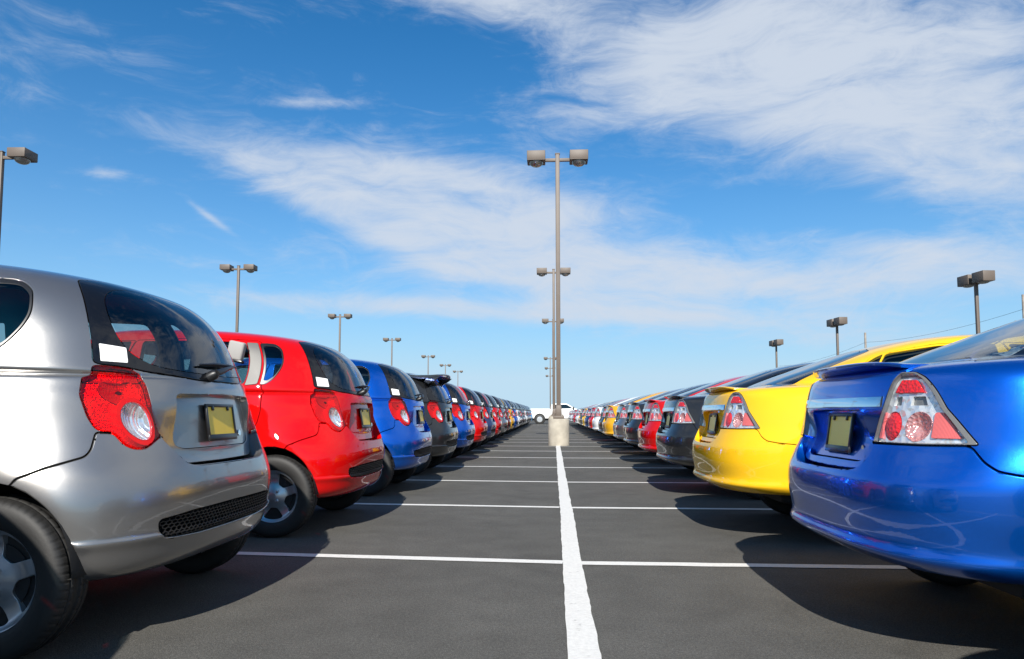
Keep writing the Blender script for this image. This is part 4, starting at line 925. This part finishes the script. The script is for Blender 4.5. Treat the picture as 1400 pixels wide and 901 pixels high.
# ---------------------------------------------------------------- white pickup across the end of the aisle
def pickup():
    sp = Spec(); W = .98; WP = paint('paint_white', (.78, .78, .76), 0., .35)
    cab = [(1.95, .45), (1.95, 1.22), (2.02, 1.60), (2.12, 1.67), (3.15, 1.67), (3.32, 1.62), (3.95, 1.24), (5.15, 1.16), (5.32, 1.02), (5.36, .45)]
    bed = [(0, .55), (0, 1.20), (.04, 1.24), (1.92, 1.24), (1.92, .45), (.30, .45)]
    def hull(poly, name, arches, tum=0.):
        bm = bmesh.new(); add_prism(bm, poly, -W, W)
        for v in bm.verts:
            if v.co.z > 1.25: v.co.y *= 1-tum*(v.co.z-1.25)
        es = [e for e in bm.edges]; bmesh.ops.bevel(bm, geom=es, offset=.04, segments=3, affect='EDGES'); return bm_mesh(name, bm, WP)
    b = sp.add('cab', hull(cab, 'cab', 0, .20), None); sp.add('bed', hull(bed, 'bed', 0), None)
    for sg in (1, -1):
        bm = bmesh.new(); y = lambda z: sg*(W*(1-.20*max(z-1.25, 0))+.004)
        q = [(2.16, 1.27), (2.20, 1.56), (3.12, 1.58), (3.28, 1.55), (3.74, 1.27)]
        vs = [bm.verts.new((x, y(z), z)) for x, z in q]; ws_ = [bm.verts.new((x, y(z)-sg*.02, z)) for x, z in q]; bm.faces.new(vs)
        for i in range(5): bm.faces.new((vs[i], vs[(i+1) % 5], ws_[(i+1) % 5], ws_[i]))
        bmesh.ops.recalc_face_normals(bm, faces=bm.faces); sp.add('side_window', bm_mesh('side_window', bm, M['frit'], False), b)
        bm = bmesh.new(); add_box(bm, (3.78, sg*1.10, 1.30), (.12, .20, .22), .03, 2); sp.add('side_mirror', bm_mesh('side_mirror', bm, M['trim']), b)
        bm = bmesh.new(); add_box(bm, (2.35, sg*.992, 1.08), (.16, .02, .04), .006, 1); sp.add('door_handle', bm_mesh('door_handle', bm, M['trim']), b)
        for ax in (1.05, 4.45):
            bm = bmesh.new(); n = 28
            c = [(ax+.46*math.cos(t), .40+.46*math.sin(t)) for t in np.linspace(0, 2*math.pi, n, endpoint=False)]; add_prism(bm, c, sg*(W-.25), sg*(W+.006)); sp.add('wheel_well', bm_mesh('wheel_well', bm, M['under']), b if ax > 2 else None)
            w = sp.add('wheel', None, None, loc=(ax, sg*(W-.09), .38), rotz=0 if sg > 0 else math.pi)
            bm = bmesh.new(); add_tube(bm, [(0, -.12, 0), (0, -.10, 0), (0, .10, 0), (0, .12, 0)], [.33, .38, .38, .33], 32); sp.add('tyre', bm_mesh('tyre', bm, M['rubber']), w)
            bm = bmesh.new(); add_tube(bm, [(0, .10, 0), (0, .132, 0), (0, .136, 0)], [.235, .225, .10], 28); sp.add('rim', bm_mesh('rim', bm, plain('bright_rim', (.6, .61, .62), .3, .7)), w)
    bm = bmesh.new(); add_box(bm, (-.10, 0, .58), (.14, 1.8, .18), .03, 2); sp.add('rear_bumper', bm_mesh('rear_bumper', bm, M['chrome']))
    bm = bmesh.new(); add_box(bm, (2.7, 0, .40), (5.0, 1.5, .2), .03, 1); sp.add('chassis', bm_mesh('chassis', bm, M['under']))
    for sg in (1, -1):
        bm = bmesh.new(); add_box(bm, (-.005, sg*.90, .98), (.04, .13, .34), .01, 2); sp.add('tail_lamp', bm_mesh('tail_lamp', bm, M['red_plastic']))
    return sp
put(pickup(), 'pickup_truck', (-1.95, 60.5, 0), 0., 'white pickup truck parked across the far end of the aisle', 'pickup truck', None)

# ---------------------------------------------------------------- the two rows
PAINT = dict(
 silver=paint('paint_silver', (.27, .263, .257), .80, .28, .12), red=paint('paint_red', (.50, .003, .003), .0, .5), blue=paint('paint_blue', (.001, .115, .58), .80, .26, .12),
 black=paint('paint_black', (.022, .023, .025), .55, .35, .2), navy=paint('paint_navy', (.02, .035, .12), .5, .35), maroon=paint('paint_maroon', (.16, .01, .012), .3, .35), gold=paint('paint_gold', (.72, .36, .015), .1, .38),
 yellow=paint('paint_yellow', (.80, .45, .012), .0, .5), white=paint('paint_pearl_white', (.76, .76, .75), .0, .35), grey=paint('paint_grey', (.16, .165, .17), .7, .36), cyan=paint('paint_light_blue', (.01, .30, .66), .2, .35), olive=paint('paint_dark_olive', (.05, .048, .035), .5, .36))
HSP, SPOIL, HSK = build_hatch(); SSP, SSK = build_sedan()
ordn = ['first', 'second', 'third', 'fourth', 'fifth', 'sixth', 'seventh', 'eighth', 'ninth', 'tenth', 'eleventh', 'twelfth', 'thirteenth', 'fourteenth', 'fifteenth', 'sixteenth', 'seventeenth', 'eighteenth', 'nineteenth', 'twentieth', 'twenty-first', 'twenty-second', 'twenty-third']
cname = dict(silver='silver', red='bright red', blue='bright blue', black='black', navy='dark navy', maroon='dark maroon', gold='golden yellow', yellow='yellow', white='white', grey='dark grey', cyan='light blue', olive='dark olive')
LEFT = ['silver', 'red', 'blue', 'black', 'blue', 'red', 'navy', 'red', 'silver', 'maroon', 'gold', 'blue', 'white', 'silver', 'grey', 'silver', 'white', 'grey', 'silver', 'blue', 'grey', 'cyan']
LPOS = [(-1.42, 3.29), (-1.42, 5.92), (-1.42, 8.5)]
special = {0: 'silver metallic hatchback nearest the camera, paper label in its rear window', 1: 'glossy bright red hatchback beside the silver one, wrapped block at its side window', 2: 'bright blue hatchback between the red one and the black spoiler one', 3: 'black hatchback with a big roof spoiler over its rear window', 4: 'bright blue hatchback just past the black spoiler one', 21: 'light blue hatchback last in its row, beside the white pickup'}
rng = random.Random(7)
for i, cn in enumerate(LEFT):
    x, y = LPOS[i] if i < len(LPOS) else (-1.40+rng.uniform(-.03, .03), 8.5+2.54*(i-2)+rng.uniform(-.05, .05))
    lb = special.get(i) or '%s hatchback, %s from the near end of the hatchback row' % (cname[cn], ordn[i])
    ex = [('roof_spoiler', SPOIL, None, True, 'large black spoiler', (0, 0, 0), 0.)] if i == 3 else []
    instantiate(HSP, 'hatchback_car', (x, y, 0), math.pi+rng.uniform(-1, 1)*(.004 if i < 3 else .014), PAINT[cn], lb, 'car', 'hatchbacks parked in a row', ex, ('paper_label',) if i == 3 else ())
RIGHT = ['blue', 'yellow', 'black', 'red', 'black', 'silver', 'gold', 'olive', 'white', 'red', 'navy', 'yellow', 'black', 'gold', 'white', 'silver', 'red', 'grey', 'white', 'silver', 'grey', 'white']
RPOS = [(1.12, 3.20), (1.15, 5.80), (1.22, 8.4), (1.30, 10.9)]
special = {0: 'metallic bright blue sedan nearest the camera with lip spoiler and chrome strip', 1: 'bright yellow sedan between the blue one and a black one', 2: 'black sedan between the yellow one and a red one', 3: 'bright red sedan between two black sedans', 4: 'black sedan between a red one and a silver one'}
for i, cn in enumerate(RIGHT):
    x, y = RPOS[i] if i < len(RPOS) else (1.33+rng.uniform(-.03, .03), 10.9+2.54*(i-3)+rng.uniform(-.05, .05))
    lb = special.get(i) or '%s sedan, %s from the near end of the sedan row' % (cname[cn], ordn[i])
    instantiate(SSP, 'sedan_car', (x, y, 0), rng.uniform(-1, 1)*(.004 if i < 4 else .014), PAINT[cn], lb, 'car', 'sedans parked in a row')
# the neighbours just out of frame, whose shadows and reflections fall on the nearest two
instantiate(HSP, 'hatchback_car', (-1.42, .74, 0), math.pi, PAINT['white'], 'white hatchback beside the silver one, outside the frame', 'car', 'hatchbacks parked in a row')
instantiate(SSP, 'sedan_car', (1.15, .62, 0), 0., PAINT['silver'], 'silver sedan beside the blue one, outside the frame', 'car', 'sedans parked in a row')
# crumpled clear wrap left on the blue sedan's parcel shelf
bm = bmesh.new(); bmesh.ops.create_icosphere(bm, subdivisions=4, radius=1.); rng = random.Random(2)
from mathutils import noise
for v in bm.verts:
    k = 1+.35*noise.noise(v.co*3.1)+.22*noise.noise(v.co*8.); v.co = Vector((v.co.x*.10*k, v.co.y*.20*k, v.co.z*.055*k))
o = bpy.data.objects.new('plastic_wrap', bm_mesh('plastic_wrap', bm, M['foil'], True, 25)); C.objects.link(o); o.location = (1.92, 2.98, 1.09)
o['label'] = 'crumpled clear plastic wrap on the shelf inside the blue sedan rear window'; o['category'] = 'plastic wrap'
# wrapped block hanging at the red hatchback's side window
bm = bmesh.new(); add_box(bm, (0, 0, 0), (.115, .06, .135), .015, 3, Matrix.Rotation(math.radians(12), 3, 'Y')); add_box(bm, (.004, 0, -.075), (.10, .05, .02), .008, 2, Matrix.Rotation(math.radians(12), 3, 'Y'), mi=1)
o = bpy.data.objects.new('foam_block', bm_mesh('foam_block', bm, [plain('foam_grey', (.30, .285, .27), .7), M['black']])); C.objects.link(o); o.location = (-2.265, 5.15, 1.325)
o['label'] = 'pale grey block hung at the top of the red hatchback side window'; o['category'] = 'block'
